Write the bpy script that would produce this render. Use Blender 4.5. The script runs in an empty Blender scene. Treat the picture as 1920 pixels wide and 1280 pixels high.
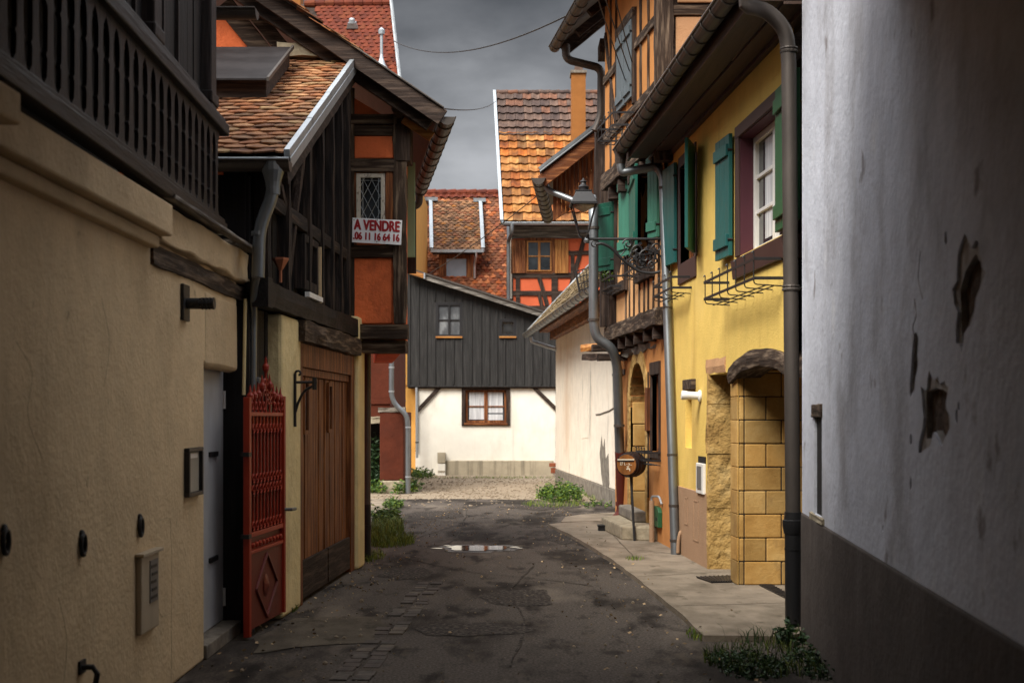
import bpy, bmesh, math, random
from mathutils import Vector, Matrix, noise
random.seed(11)
F = 2400.0          # focal length in photograph pixels (1920 wide)
H = 1.585           # eye height
sc = bpy.context.scene
R_ = math.radians

# ------------------------------------------------------------------ camera
cam = bpy.data.cameras.new('camera'); cob = bpy.data.objects.new('camera', cam)
sc.collection.objects.link(cob); sc.camera = cob
cob.location = (0, 0, H); cob.rotation_euler = (R_(90), 0, 0)
cam.sensor_width = 36; cam.lens = 45; cam.shift_y = 140/1920
cam.clip_start = 0.05; cam.clip_end = 900
cam.dof.use_dof = True; cam.dof.focus_distance = 14.0; cam.dof.aperture_fstop = 3.2

# ------------------------------------------------------------------ sky and light
SUN_EL, SUN_AZ = 50.0, 218.0        # degrees; azimuth clockwise from +Y (the view direction)
w = bpy.data.worlds.new("World"); sc.world = w; w.use_nodes = True
nt = w.node_tree; nt.nodes.clear()
def wn(t, **k):
    n = nt.nodes.new(t)
    for a, b in k.items(): setattr(n, a, b)
    return n
out = wn('ShaderNodeOutputWorld'); bg = wn('ShaderNodeBackground')
sky = wn('ShaderNodeTexSky', sky_type='NISHITA'); sky.sun_disc = False
sky.sun_elevation = R_(SUN_EL); sky.sun_rotation = R_(SUN_AZ)
tc = wn('ShaderNodeTexCoord'); sep = wn('ShaderNodeSeparateXYZ')
mp = wn('ShaderNodeMapping'); mp.inputs['Scale'].default_value = (1.3, 1.3, 2.9)
nz = wn('ShaderNodeTexNoise'); nz.inputs['Scale'].default_value = 2.3; nz.inputs['Detail'].default_value = 7; nz.inputs['Roughness'].default_value = .55
nt.links.new(tc.outputs['Generated'], mp.inputs['Vector']); nt.links.new(mp.outputs['Vector'], nz.inputs['Vector'])
nt.links.new(tc.outputs['Generated'], sep.inputs['Vector'])
# elevation profile of the overcast: pale near the horizon, a dark cloud bank above, bright overhead
madd = wn('ShaderNodeMath', operation='MULTIPLY_ADD'); madd.inputs[1].default_value = .16; madd.inputs[2].default_value = -.08
nt.links.new(nz.outputs['Fac'], madd.inputs[0])
el = wn('ShaderNodeMath', operation='ADD'); nt.links.new(sep.outputs['Z'], el.inputs[0]); nt.links.new(madd.outputs[0], el.inputs[1])
rp = wn('ShaderNodeValToRGB'); cr = rp.color_ramp
stops = [(0.0, .21), (.17, .175), (.235, .17), (.285, .07), (.32, .04), (.37, .25), (.50, 1.0), (1.0, 1.05)]
cr.elements[0].position = 0; cr.elements[1].position = 1
for p, v in stops[1:-1]: cr.elements.new(p)
for e, (p, v) in zip(cr.elements, stops):
    e.position = p; e.color = (v*.97, v*.985, v*1.02, 1)
nt.links.new(el.outputs[0], rp.inputs['Fac'])
# heavier and lighter cloud
nz2 = wn('ShaderNodeTexNoise'); nz2.inputs['Scale'].default_value = 5.0; nz2.inputs['Detail'].default_value = 8
nt.links.new(mp.outputs['Vector'], nz2.inputs['Vector'])
mr = wn('ShaderNodeMapRange'); mr.inputs['From Min'].default_value = .3; mr.inputs['From Max'].default_value = .7
mr.inputs['To Min'].default_value = .42; mr.inputs['To Max'].default_value = 1.75
nt.links.new(nz2.outputs['Fac'], mr.inputs['Value'])
mul = wn('ShaderNodeMix', data_type='RGBA', blend_type='MULTIPLY'); mul.inputs['Factor'].default_value = 1
nt.links.new(rp.outputs['Color'], mul.inputs[6]); nt.links.new(mr.outputs['Result'], mul.inputs[7])
# the clouds are scaled into the physical range of the Nishita sky and cover most of it
cs = wn('ShaderNodeMix', data_type='RGBA', blend_type='MULTIPLY'); cs.inputs['Factor'].default_value = 1
cs.inputs[7].default_value = (9.0, 9.0, 9.0, 1)
nt.links.new(mul.outputs[2], cs.inputs[6])
mx = wn('ShaderNodeMix', data_type='RGBA'); mx.inputs['Factor'].default_value = .96
nt.links.new(sky.outputs['Color'], mx.inputs[6]); nt.links.new(cs.outputs[2], mx.inputs[7])
nt.links.new(mx.outputs[2], bg.inputs['Color']); bg.inputs['Strength'].default_value = .065
nt.links.new(bg.outputs[0], out.inputs['Surface'])

sl = bpy.data.lights.new('sun', 'SUN'); sl.energy = 2.3; sl.angle = R_(32); sl.color = (1.0, .955, .88)
so = bpy.data.objects.new('sun', sl); sc.collection.objects.link(so)
az, e_ = R_(SUN_AZ), R_(SUN_EL)
sd = Vector((math.sin(az)*math.cos(e_), math.cos(az)*math.cos(e_), math.sin(e_)))
so.rotation_euler = sd.to_track_quat('Z', 'Y').to_euler(); so.location = (-8, -10, 30)
vs = sc.view_settings; vs.view_transform = 'Standard'; vs.look = 'None'; vs.gamma = 1; vs.exposure = 1.5; vs.use_curve_mapping = False

# ------------------------------------------------------------------ planes: pixel -> place on a real wall
class Side:                                   # a facade along the street, x = a + b*Y, 'o' is the sign of outward
    def __init__(s, a, b, o): s.a, s.b, s.o = a, b, o
    def U(s, X, n=0): return (s.a + s.o*n)/((X-960)/F - s.b)
    def z(s, y, u, n=0): return H + (780-y)/F*u
    def p(s, u, z, n=0): return Vector((s.a + s.b*u + s.o*n, u, z))
class Front:                                  # a wall facing the camera, at depth Y0
    def __init__(s, Y0): s.Y0 = Y0
    def U(s, X, n=0): return (X-960)/F*(s.Y0-n)
    def z(s, y, u=0, n=0): return H + (780-y)/F*(s.Y0-n)
    def p(s, u, z, n=0): return Vector((u, s.Y0-n, z))
def rect(pl, X0, X1, y0, y1, n=0):
    u0, u1, um = pl.U(X0, n), pl.U(X1, n), pl.U((X0+X1)/2, n)
    return (min(u0, u1), max(u0, u1), pl.z(y1, um, n), pl.z(y0, um, n))
def pz(pl, X, y, n=0):
    u = pl.U(X, n); return (u, pl.z(y, u, n))
def PX(X, y, Y): return Vector(((X-960)/F*Y, Y, H + (780-y)/F*Y))
def GX(X, y, z=0): Y = F*(H-z)/(y-780); return Vector(((X-960)/F*Y, Y, z))

# ------------------------------------------------------------------ mesh builder
class MB:
    def __init__(s): s.bm = bmesh.new()
    def hexa(s, P):
        v = [s.bm.verts.new(p) for p in P]
        for f in ((0,1,2,3), (7,6,5,4), (0,4,5,1), (1,5,6,2), (2,6,7,3), (3,7,4,0)): s.bm.faces.new([v[i] for i in f])
        return s
    def box(s, pl, u0, u1, z0, z1, n0, n1):
        return s.hexa([pl.p(u0,z0,n0), pl.p(u1,z0,n0), pl.p(u1,z0,n1), pl.p(u0,z0,n1), pl.p(u0,z1,n0), pl.p(u1,z1,n0), pl.p(u1,z1,n1), pl.p(u0,z1,n1)])
    def rbox(s, pl, X0, X1, y0, y1, n0, n1):
        r = rect(pl, X0, X1, y0, y1, n1); return s.box(pl, *r, n0, n1)
    def abox(s, x0, x1, y0, y1, z0, z1):
        return s.hexa([Vector(p) for p in ((x0,y0,z0),(x1,y0,z0),(x1,y1,z0),(x0,y1,z0),(x0,y0,z1),(x1,y0,z1),(x1,y1,z1),(x0,y1,z1))])
    def prism(s, poly, vec):
        a = [s.bm.verts.new(p) for p in poly]; b = [s.bm.verts.new(Vector(p)+Vector(vec)) for p in poly]
        s.bm.faces.new(a); s.bm.faces.new(b[::-1]); n = len(a)
        for i in range(n): s.bm.faces.new((a[i], b[i], b[(i+1)%n], a[(i+1)%n]))
        return s
    def pprism(s, pl, poly, n0, n1):
        a = [s.bm.verts.new(pl.p(u,z,n0)) for u,z in poly]; b = [s.bm.verts.new(pl.p(u,z,n1)) for u,z in poly]
        s.bm.faces.new(a); s.bm.faces.new(b[::-1]); n = len(a)
        for i in range(n): s.bm.faces.new((a[i], b[i], b[(i+1)%n], a[(i+1)%n]))
        return s
    def holed(s, pl, outer, holes, n=0, depth=.25, back=None):
        """front face with openings, reveals going in; back: list of bools, close the opening's bottom"""
        loops = [outer] + holes; edges = []; rings = []
        for lp in loops:
            vs_ = [s.bm.verts.new(pl.p(u,z,n)) for u,z in lp]; rings.append(vs_)
            for i in range(len(vs_)): edges.append(s.bm.edges.new((vs_[i], vs_[(i+1)%len(vs_)])))
        bmesh.ops.triangle_fill(s.bm, use_beauty=True, use_dissolve=False, edges=edges)
        for k, (lp, vs_) in enumerate(zip(loops[1:], rings[1:])):
            d = depth[k] if isinstance(depth, (list, tuple)) else depth
            b = [s.bm.verts.new(pl.p(u,z,n-d)) for u,z in lp]; m = len(b)
            for i in range(m): s.bm.faces.new((vs_[i], b[i], b[(i+1)%m], vs_[(i+1)%m]))
            if back and back[k]: s.bm.faces.new(b)
        return s
    def beam(s, p0, p1, w, h, up=(0,0,1), jit=.006, seg=None):
        """a hewn timber from p0 to p1, w across and h along 'up', edges slightly irregular"""
        p0, p1 = Vector(p0), Vector(p1); d = p1-p0; L = d.length; d.normalize()
        side = d.cross(Vector(up)).normalized(); upv = side.cross(d).normalized()
        seg = seg or max(1, min(40, int(L/.12)))
        k = random.random()*50; rows = []
        cs_ = [(-.5,-.5),(0,-.5),(.5,-.5),(.5,0),(.5,.5),(0,.5),(-.5,.5),(-.5,0)]
        for i in range(seg+1):
            t = i/seg; row = []
            for j,(a,b) in enumerate(cs_):
                q = p0.lerp(p1, t); ch = .93 if (a and b) else 1
                q = q + side*(a*w*ch) + upv*(b*h*ch)
                q += (side*noise.noise((k+t*L*3, j*.7, 0)) + upv*noise.noise((k+t*L*3, j*.7, 9)))*jit*2
                row.append(s.bm.verts.new(q))
            rows.append(row)
        for a, b in zip(rows, rows[1:]):
            for j in range(8): s.bm.faces.new((a[j], a[(j+1)%8], b[(j+1)%8], b[j]))
        s.bm.faces.new(rows[0][::-1]); s.bm.faces.new(rows[-1])
        return s
    def plbeam(s, pl, u0, u1, z0, z1, n0, n1, jit=.006):
        """horizontal or vertical hewn timber lying on a wall"""
        nm = (n0+n1)/2
        if abs(z1-z0) > abs(u1-u0):
            um = (u0+u1)/2; a, b = pl.p(um,z0,nm), pl.p(um,z1,nm); w_ = abs(u1-u0); upd = pl.p(um,z0,n1)-pl.p(um,z0,n0)
        else:
            zm = (z0+z1)/2; a, b = pl.p(u0,zm,nm), pl.p(u1,zm,nm); w_ = abs(z1-z0); upd = pl.p(u0,zm,n1)-pl.p(u0,zm,n0)
        return s.beam(a, b, w_, abs(n1-n0), upd, jit)
    def rbeam(s, pl, X0, X1, y0, y1, n0, n1, jit=.006):
        return s.plbeam(pl, *rect(pl, X0, X1, y0, y1, n1), n0, n1, jit)
    def tube(s, pts, r, seg=10, caps=True):
        pts = [Vector(p) for p in pts]; rings = []; n = len(pts); prev = None
        rr = r if isinstance(r, (list, tuple)) else [r]*n
        for i, p in enumerate(pts):
            d = (pts[min(i+1,n-1)]-pts[max(i-1,0)])
            if d.length < 1e-9: d = Vector((0,0,1))
            d.normalize()
            if prev is None:
                a = Vector((0,0,1)) if abs(d.z) < .9 else Vector((1,0,0)); s1 = d.cross(a).normalized()
            else:
                s1 = (prev - d*prev.dot(d)).normalized()
            prev = s1; s2 = d.cross(s1)
            rings.append([s.bm.verts.new(p + (s1*math.cos(2*math.pi*k/seg) + s2*math.sin(2*math.pi*k/seg))*rr[i]) for k in range(seg)])
        for a, b in zip(rings, rings[1:]):
            for k in range(seg): s.bm.faces.new((a[k], a[(k+1)%seg], b[(k+1)%seg], b[k]))
        if caps: s.bm.faces.new(rings[0][::-1]); s.bm.faces.new(rings[-1])
        return s
    def lathe(s, o, axis, prof, seg=14):
        """prof: list of (along, radius)"""
        o = Vector(o); ax = Vector(axis).normalized()
        return s.tube2([o+ax*t for t,_ in prof], [r for _,r in prof], ax, seg)
    def tube2(s, pts, rr, ax, seg):
        a = Vector((0,0,1)) if abs(ax.z) < .9 else Vector((1,0,0)); s1 = ax.cross(a).normalized(); s2 = ax.cross(s1); rings = []
        for p, r in zip(pts, rr):
            rings.append([s.bm.verts.new(p + (s1*math.cos(2*math.pi*(k+.5)/seg) + s2*math.sin(2*math.pi*(k+.5)/seg))*max(r,1e-4)) for k in range(seg)])
        for a_, b in zip(rings, rings[1:]):
            for k in range(seg): s.bm.faces.new((a_[k], a_[(k+1)%seg], b[(k+1)%seg], b[k]))
        s.bm.faces.new(rings[0][::-1]); s.bm.faces.new(rings[-1])
        return s
    def gutter(s, p0, p1, r, t=.006, seg=8, cap=True, beads=0):
        """half-round gutter, open upwards"""
        p0, p1 = Vector(p0), Vector(p1); d = (p1-p0).normalized(); sd_ = d.cross(Vector((0,0,1))).normalized(); upv = sd_.cross(d)
        rows = []
        for p in (p0, p1):
            o = [p + sd_*math.cos(math.pi*k/seg)*r - upv*math.sin(math.pi*k/seg)*r for k in range(seg+1)]
            i = [p + sd_*math.cos(math.pi*k/seg)*(r-t) - upv*math.sin(math.pi*k/seg)*(r-t) for k in range(seg, -1, -1)]
            rows.append([s.bm.verts.new(q) for q in o+i])
        a, b = rows; n = len(a)
        for k in range(n): s.bm.faces.new((a[k], a[(k+1)%n], b[(k+1)%n], b[k]))
        if cap:
            for p in (p0, p1):
                s.prism([p + sd_*math.cos(math.pi*k/seg)*r*1.01 - upv*math.sin(math.pi*k/seg)*r*1.01 for k in range(seg+1)], d*.004*(1 if p is p1 else -1))
        s.tube([p0 + sd_*(r+.004), p1 + sd_*(r+.004)], .009, 6); s.tube([p0 - sd_*(r+.004), p1 - sd_*(r+.004)], .009, 6)
        if beads:
            for j in range(beads):
                q = p0.lerp(p1, (j+.5)/beads)
                o = [q + sd_*math.cos(math.pi*k/seg)*(r+.006) - upv*math.sin(math.pi*k/seg)*(r+.006) for k in range(seg+1)]
                s.tube(o, .006, 5)
        return s
    def build(s, name, m, parent=None, bevel=0, smooth=False):
        bmesh.ops.recalc_face_normals(s.bm, faces=s.bm.faces)
        me = bpy.data.meshes.new(name); base = BASE.get(parent, Vector()) if parent else Vector()
        if base.length: bmesh.ops.translate(s.bm, verts=s.bm.verts, vec=-base)
        s.bm.to_mesh(me); s.bm.free(); me.materials.append(m)
        o = bpy.data.objects.new(name, me); sc.collection.objects.link(o)
        if parent: o.parent = parent; BASE[o] = base
        if smooth:
            for p in me.polygons: p.use_smooth = True
            me.set_sharp_from_angle(angle=R_(38))
        if bevel:
            b = o.modifiers.new('bevel', 'BEVEL'); b.width = bevel; b.segments = 2; b.limit_method = 'ANGLE'; b.angle_limit = R_(40)
        return o
BASE = {}
def thing(name, label, cat, loc, group=None):
    o = bpy.data.objects.new(name, None); sc.collection.objects.link(o); o.location = loc; o.empty_display_size = .2
    BASE[o] = Vector(loc); o['label'] = label; o['category'] = cat
    if group: o['group'] = group
    return o
def tag(o, label, cat, group=None):
    o['label'] = label; o['category'] = cat
    if group: o['group'] = group
    return o
def struct(o): o['kind'] = 'structure'; return o
def recentre(o):
    """put a top-level mesh's origin at the base of the thing"""
    me = o.data; c = [v.co for v in me.vertices]
    b = Vector(((min(p.x for p in c)+max(p.x for p in c))/2, (min(p.y for p in c)+max(p.y for p in c))/2, min(p.z for p in c)))
    me.transform(Matrix.Translation(-b)); o.location = b; return o

# ------------------------------------------------------------------ materials
MATS = {}
def mat(name, stops_, nscale=5.0, sc3=(1,1,1), detail=8, rough=.85, metal=0, bump=.25, bscale=60, bsc3=None, spec=.3,
        stain=None, island=None, low=0, bdist=.01, brough=.6):
    """stops_: [(pos, rgb)] along a noise; stain: (rgb, scale3, lo, hi, amount); island: per-piece colour list"""
    m = bpy.data.materials.new(name); m.use_nodes = True; t = m.node_tree; N = t.nodes; Lk = t.links
    b = N['Principled BSDF']; b.inputs['Roughness'].default_value = rough; b.inputs['Metallic'].default_value = metal
    b.inputs['Specular IOR Level'].default_value = spec
    tc_ = N.new('ShaderNodeTexCoord')
    def nz_(scale, s3, det, r=.6):
        mp_ = N.new('ShaderNodeMapping'); mp_.inputs['Scale'].default_value = s3; n_ = N.new('ShaderNodeTexNoise')
        n_.inputs['Scale'].default_value = scale; n_.inputs['Detail'].default_value = det; n_.inputs['Roughness'].default_value = r
        Lk.new(tc_.outputs['Object'], mp_.inputs['Vector']); Lk.new(mp_.outputs['Vector'], n_.inputs['Vector']); return n_
    def ramp(src, st, const=False):
        r = N.new('ShaderNodeValToRGB')
        if const: r.color_ramp.interpolation = 'CONSTANT'
        e = r.color_ramp.elements
        while len(e) < len(st): e.new(.5)
        for q, (p, c) in zip(e, st): q.position = p; q.color = (*c, 1)
        Lk.new(src, r.inputs['Fac']); return r
    n1 = nz_(nscale, sc3, detail); col = ramp(n1.outputs['Fac'], stops_).outputs['Color']
    if island:
        g = N.new('ShaderNodeNewGeometry'); k = len(island)
        ir = ramp(g.outputs['Random Per Island'], [(i/k, c) for i, c in enumerate(island)], True)
        mx_ = N.new('ShaderNodeMix'); mx_.data_type = 'RGBA'; mx_.blend_type = 'MULTIPLY'; mx_.inputs['Factor'].default_value = 1
        Lk.new(col, mx_.inputs[6]); Lk.new(ir.outputs['Color'], mx_.inputs[7]); col = mx_.outputs[2]
    if stain:
        for st in (stain if isinstance(stain, list) else [stain]):
            c, s3, lo, hi, amt = st
            n2 = nz_(1.0, s3, 6); mr_ = N.new('ShaderNodeMapRange'); mr_.inputs['From Min'].default_value = lo; mr_.inputs['From Max'].default_value = hi
            mr_.inputs['To Max'].default_value = amt; Lk.new(n2.outputs['Fac'], mr_.inputs['Value'])
            mx_ = N.new('ShaderNodeMix'); mx_.data_type = 'RGBA'; Lk.new(mr_.outputs['Result'], mx_.inputs['Factor'])
            Lk.new(col, mx_.inputs[6]); mx_.inputs[7].default_value = (*c, 1); col = mx_.outputs[2]
    Lk.new(col, b.inputs['Base Color'])
    if bump:
        nb = nz_(bscale, bsc3 or sc3, 6, brough); bp = N.new('ShaderNodeBump'); bp.inputs['Strength'].default_value = bump; bp.inputs['Distance'].default_value = bdist
        Lk.new(nb.outputs['Fac'], bp.inputs['Height']); last = bp
        if low:
            nl = nz_(2.2, (1,1,1), 3); bl = N.new('ShaderNodeBump'); bl.inputs['Strength'].default_value = low; bl.inputs['Distance'].default_value = .08
            Lk.new(nl.outputs['Fac'], bl.inputs['Height']); Lk.new(bp.outputs['Normal'], bl.inputs['Normal']); last = bl
        Lk.new(last.outputs['Normal'], b.inputs['Normal'])
    MATS[name] = m; return m
def sh(c, k): return tuple(min(1, x*k) for x in c)
def plaster(name, c, var=.16, bump=.35, bscale=45, stain=None, low=.25, rough=.9, spec=.22):
    return mat(name, [(.3, sh(c, 1-var)), (.55, c), (.75, sh(c, 1+var*.6))], 3.2, (1,1,1), 8, rough, 0, bump, bscale, stain=stain, low=low, bdist=.012, spec=spec)
def wood(name, c, axis='z', var=.55, bump=.5, rough=.8, spec=.25, lite=None, stain=None):
    s3 = {'z': (16,16,1.1), 'y': (16,1.1,16), 'x': (1.1,16,16)}[axis]
    st = [(.28, sh(c, 1-var)), (.5, c), (.72, lite or sh(c, 1+var))]
    return mat(name, st, 1.6, s3, 9, rough, 0, bump, 3.2, s3, spec=spec, bdist=.012, stain=stain)
def paint(name, c, rough=.5, bump=.06, spec=.4, var=.12, metal=0, stain=None):
    return mat(name, [(.3, sh(c, 1-var)), (.7, sh(c, 1+var))], 6, (1,1,.4), 6, rough, metal, bump, 40, spec=spec, stain=stain)

M_cream = plaster('cream_plaster', (.72,.54,.325), .13, .6, 34, stain=[((.26,.18,.10), (1.1,1.1,.6), .54, .78, .5), ((.20,.14,.085), (7,7,5), .66, .72, .5), ((.66,.52,.34), (3,3,1.2), .58, .72, .4)])
M_creaml = plaster('cream_plaster_rough', (.60,.45,.275), .16, .8, 26)
M_yellow = plaster('yellow_plaster', (.75,.52,.135), .10, .55, 55, stain=[((.46,.28,.075), (2.6,2.6,.3), .53, .74, .5), ((.80,.58,.22), (1.4,1.4,1.2), .56, .74, .4)], low=.12)
M_pillar = plaster('pale_yellow_plaster', (.74,.60,.32), .16, 1.0, 16, stain=[((.26,.20,.11), (3,3,.8), .6, .8, .6)], low=.3)
M_plinth = plaster('tan_plinth_plaster', (.36,.225,.135), .1, .5, 60, low=.1)
M_orange = plaster('orange_plaster', (.52,.225,.07), .13, .45, 45, stain=[((.30,.12,.05), (2.5,2.5,.5), .58, .8, .5)], low=.2)
M_orpale = plaster('pale_orange_plaster', (.62,.34,.15), .12, .45, 45, stain=[((.38,.18,.07), (4,4,.35), .55, .8, .5)], low=.15)
M_orbeige = plaster('beige_orange_plaster', (.48,.27,.14), .12, .6, 60)
M_red = plaster('brick_orange_plaster', (.76,.175,.06), .22, .9, 30, stain=[((.24,.04,.018), (5,5,3), .55, .75, .6)])
M_redfar = plaster('salmon_plaster', (.58,.12,.05), .12, .3, 40)
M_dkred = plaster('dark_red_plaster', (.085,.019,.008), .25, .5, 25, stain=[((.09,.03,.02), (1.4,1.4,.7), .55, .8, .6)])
M_yfar = plaster('ochre_plaster', (.62,.32,.08), .12, .3, 40)
M_white = plaster('white_plaster', (.82,.775,.68), .06, .3, 50, stain=[((.50,.44,.34), (1.1,1.1,.5), .52, .72, .6), ((.36,.32,.25), (7,7,.3), .60, .76, .5)], low=.1)
M_shed = plaster('weathered_white_plaster', (.80,.72,.60), .10, .5, 40, stain=[((.58,.38,.22), (.9,.9,.3), .52, .74, .5), ((.30,.27,.23), (2.4,2.4,.6), .58, .68, .75)])
M_grey = plaster('grey_plaster', (.56,.575,.635), .12, .5, 26, stain=[((.27,.255,.26), (1.3,1.3,.8), .52, .68, .65), ((.62,.62,.63), (4,4,2.5), .60, .72, .5), ((.16,.13,.12), (3.5,3.5,2.6), .64, .70, .7)], low=.22)
M_gplinth = plaster('dark_plinth_plaster', (.085,.070,.062), .22, .5, 30, stain=[((.13,.11,.10), (3,3,.4), .55, .75, .6)])
M_conc = plaster('concrete', (.25,.205,.155), .3, .6, 40, stain=[((.11,.09,.065), (1.6,.8,2), .50, .64, .75), ((.08,.065,.045), (6,3,2), .60, .68, .6)], low=.2, spec=.1)
M_concdk = plaster('worn_dark_concrete', (.12,.10,.075), .3, .6, 40, stain=[((.045,.037,.03), (1.6,.8,2), .48, .62, .8), ((.04,.033,.025), (6,3,2), .55, .65, .7)], low=.2, spec=.08)
M_concold = plaster('stained_concrete', (.42,.36,.26), .2, .6, 30, stain=[((.10,.09,.065), (7,7,.4), .5, .72, .8)])
M_stone = mat('sandstone_block', [(.25,(.30,.165,.045)), (.5,(.43,.26,.085)), (.75,(.52,.35,.14))], 4, (1,1,1), 9, .9, 0, .5, 40, island=[(1,1,1),(.80,.77,.70),(1.12,1.08,1.0),(.9,.84,.74),(.7,.70,.68),(1.0,.92,.78)], stain=[((.22,.13,.05), (6,6,4), .56, .7, .5)])
M_rough = mat('rough_sandstone', [(.25,(.24,.135,.04)), (.5,(.42,.26,.085)), (.75,(.52,.36,.15))], 5, (1,1,1), 9, .95, 0, 1.0, 11, low=.8, bdist=.05)
M_dstone = mat('grey_stone', [(.3,(.10,.085,.07)), (.7,(.27,.235,.19))], 7, (1,1,1), 8, .9, 0, .6, 25)
M_mortar = mat('lime_mortar', [(.3,(.20,.165,.11)), (.7,(.40,.34,.24))], 9, (1,1,1), 8, .95, 0, .9, 20)
M_dw = {a: wood('dark_timber_'+a, (.030,.018,.013), a, .6, .6, lite=(.10,.068,.05)) for a in 'xyz'}
M_bw = {a: wood('blackened_boards_'+a, (.010,.0085,.009), a, .5, .5, .65, lite=(.028,.024,.024)) for a in 'xyz'}
M_old = {a: wood('weathered_oak_'+a, (.042,.026,.017), a, .6, .9, lite=(.22,.16,.11)) for a in 'xyz'}
M_rail = {a: wood('stained_rail_wood_'+a, (.014,.010,.0105), a, .4, .5, .5, .3, lite=(.040,.030,.031)) for a in 'xyz'}
M_brown = {a: wood('brown_stained_wood_'+a, (.15,.046,.013), a, .7, .7, .6, .25, lite=(.42,.17,.056)) for a in 'xyz'}
M_honey = {a: wood('honey_wood_'+a, (.30,.115,.025), a, .5, .5, .6, .3, lite=(.50,.25,.07)) for a in 'xyz'}
M_greyw = {a: wood('silvered_wood_'+a, (.13,.115,.10), a, .5, .7, lite=(.36,.33,.29)) for a in 'xyz'}
M_clad = wood('charcoal_cladding', (.024,.0225,.0215), 'z', .4, .4, .65, lite=(.046,.043,.041), stain=[((.060,.057,.054), (3.2,3.2,.25), .55, .75, .55), ((.012,.011,.011), (4.5,4.5,.4), .55, .72, .6)])
M_soff = wood('soffit_boards', (.060,.034,.024), 'y', .3, .3, .55, .35)
M_frame = paint('brown_window_paint', (.055,.026,.022), .5)
M_purple = paint('plum_reveal_paint', (.072,.016,.026), .6)
M_wframe = paint('white_window_paint', (.72,.70,.66), .45)
M_wold = paint('peeling_white_paint', (.58,.53,.44), .7, .4, stain=((.12,.08,.05), (40,40,14), .58, .66, .8))
M_teal = paint('green_shutter_paint', (.008,.092,.064), .45, .12)
M_tealp = paint('pale_green_shutter_paint', (.035,.15,.10), .5, .12)
M_tealb = paint('blue_green_shutter_paint', (.012,.095,.088), .45, .12)
M_dkgreen = paint('dark_green_paint', (.015,.085,.032), .45)
M_bluegrey = paint('grey_shutter_paint', (.10,.125,.14), .55)
M_redp = paint('red_gate_paint', (.31,.024,.007), .45, .15, stain=((.10,.02,.01), (5,5,2), .55, .75, .7))
M_redd = paint('dark_red_gate_paint', (.13,.014,.008), .5, .15, stain=((.07,.018,.012), (5,5,2), .5, .75, .7))
M_iron = paint('black_iron', (.014,.013,.014), .5, .15, .4)
M_zinc = paint('zinc', (.20,.215,.225), .42, .05, .5, .2, .75)
M_zincl = paint('bright_zinc', (.46,.50,.53), .4, .05, .5, .12, .7)
M_zincd = paint('dull_brown_zinc', (.085,.072,.063), .5, .05, .4, .2, .5)
M_rust = paint('oxide_red_iron', (.11,.020,.013), .55, .2)
M_cast = paint('black_cast_iron', (.012,.012,.013), .4, .1)
M_copper = paint('copper_sheet', (.42,.16,.09), .45, .1, .5, .2, .4)
M_doorg = paint('grey_metal_door', (.50,.50,.51), .5, .05)
M_plastic = paint('white_plastic', (.75,.74,.72), .4, 0)
M_paleplastic = paint('cream_plastic', (.42,.34,.24), .5, 0)
M_greyplastic = paint('grey_plastic', (.14,.135,.13), .5, 0)
M_paper = paint('paper', (.36,.33,.27), .6, 0)
M_sign = paint('white_sign_board', (.80,.80,.82), .4, 0, var=.03)
M_letter = paint('dark_red_lettering', (.30,.008,.012), .45, 0)
M_cream_l = paint('pale_lettering', (.62,.56,.42), .6, 0)
M_curtain = mat('net_curtain', [(.35,(.42,.42,.43)), (.65,(.68,.68,.68))], 1.2, (14,14,1), 5, .9, 0, .2, 6)
M_glass = mat('dark_window_glass', [(.4,(.010,.012,.014)), (.6,(.035,.04,.045))], 2, (1,1,1), 2, .06, 0, .03, 3, spec=.6)
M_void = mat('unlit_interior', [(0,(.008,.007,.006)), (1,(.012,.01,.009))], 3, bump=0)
M_solar = mat('dark_roof_glass', [(.4,(.018,.015,.015)), (.6,(.030,.026,.026))], 3, (1,1,1), 6, .6, 0, .08, 90, spec=.1)
M_cable = paint('cable_sheath', (.012,.012,.013), .6, 0)
T_old = [(1,.72,.5),(.85,.5,.3),(1.15,.85,.62),(.6,.42,.32),(1,.62,.38),(.75,.62,.5),(1.25,1.0,.75),(.5,.42,.30),(1,.95,.72)]
M_tile_old = mat('old_clay_tiles', [(.3,(.085,.055,.036)), (.5,(.25,.145,.085)), (.72,(.44,.32,.20))], 9, (1,1,1), 9, .9, 0, .5, 40, island=T_old)
M_tile_red = mat('red_clay_tiles', [(.3,(.085,.015,.005)), (.7,(.17,.030,.009))], 5, (1,1,1), 8, .8, 0, .3, 30, island=[(1,1,1),(.85,.8,.8),(1.1,1.15,1.1),(.7,.62,.6),(.95,.9,.9),(1.05,1.3,1.2)])
M_tile_mix = mat('mottled_clay_tiles', [(.3,(.15,.055,.025)), (.7,(.30,.12,.055))], 5, (1,1,1), 8, .85, 0, .3, 30,
    island=[(1,1,1),(.7,.6,.6),(1.2,1.1,1),(.55,.55,.6),(1.0,.75,.7),(1.7,1.5,1.2),(.8,.8,.8),(1.05,.7,.6),(.65,.55,.5),(1.5,1.05,.6),(.9,.85,.8),(2.1,2.1,2.0),(.6,.5,.5)])
M_tile_dorm = mat('pale_mottled_tiles', [(.3,(.12,.058,.030)), (.7,(.25,.13,.065))], 5, (1,1,1), 8, .85, 0, .3, 30,
    island=[(1,1,1),(.7,.6,.5),(1.2,1.1,1),(.55,.55,.5),(1.0,.75,.6),(1.5,1.4,1.2),(.8,.8,.7),(1.05,.7,.5),(.6,.5,.4),(1.5,1.1,.4),(.9,.85,.8),(1.7,1.7,1.6)])
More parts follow.
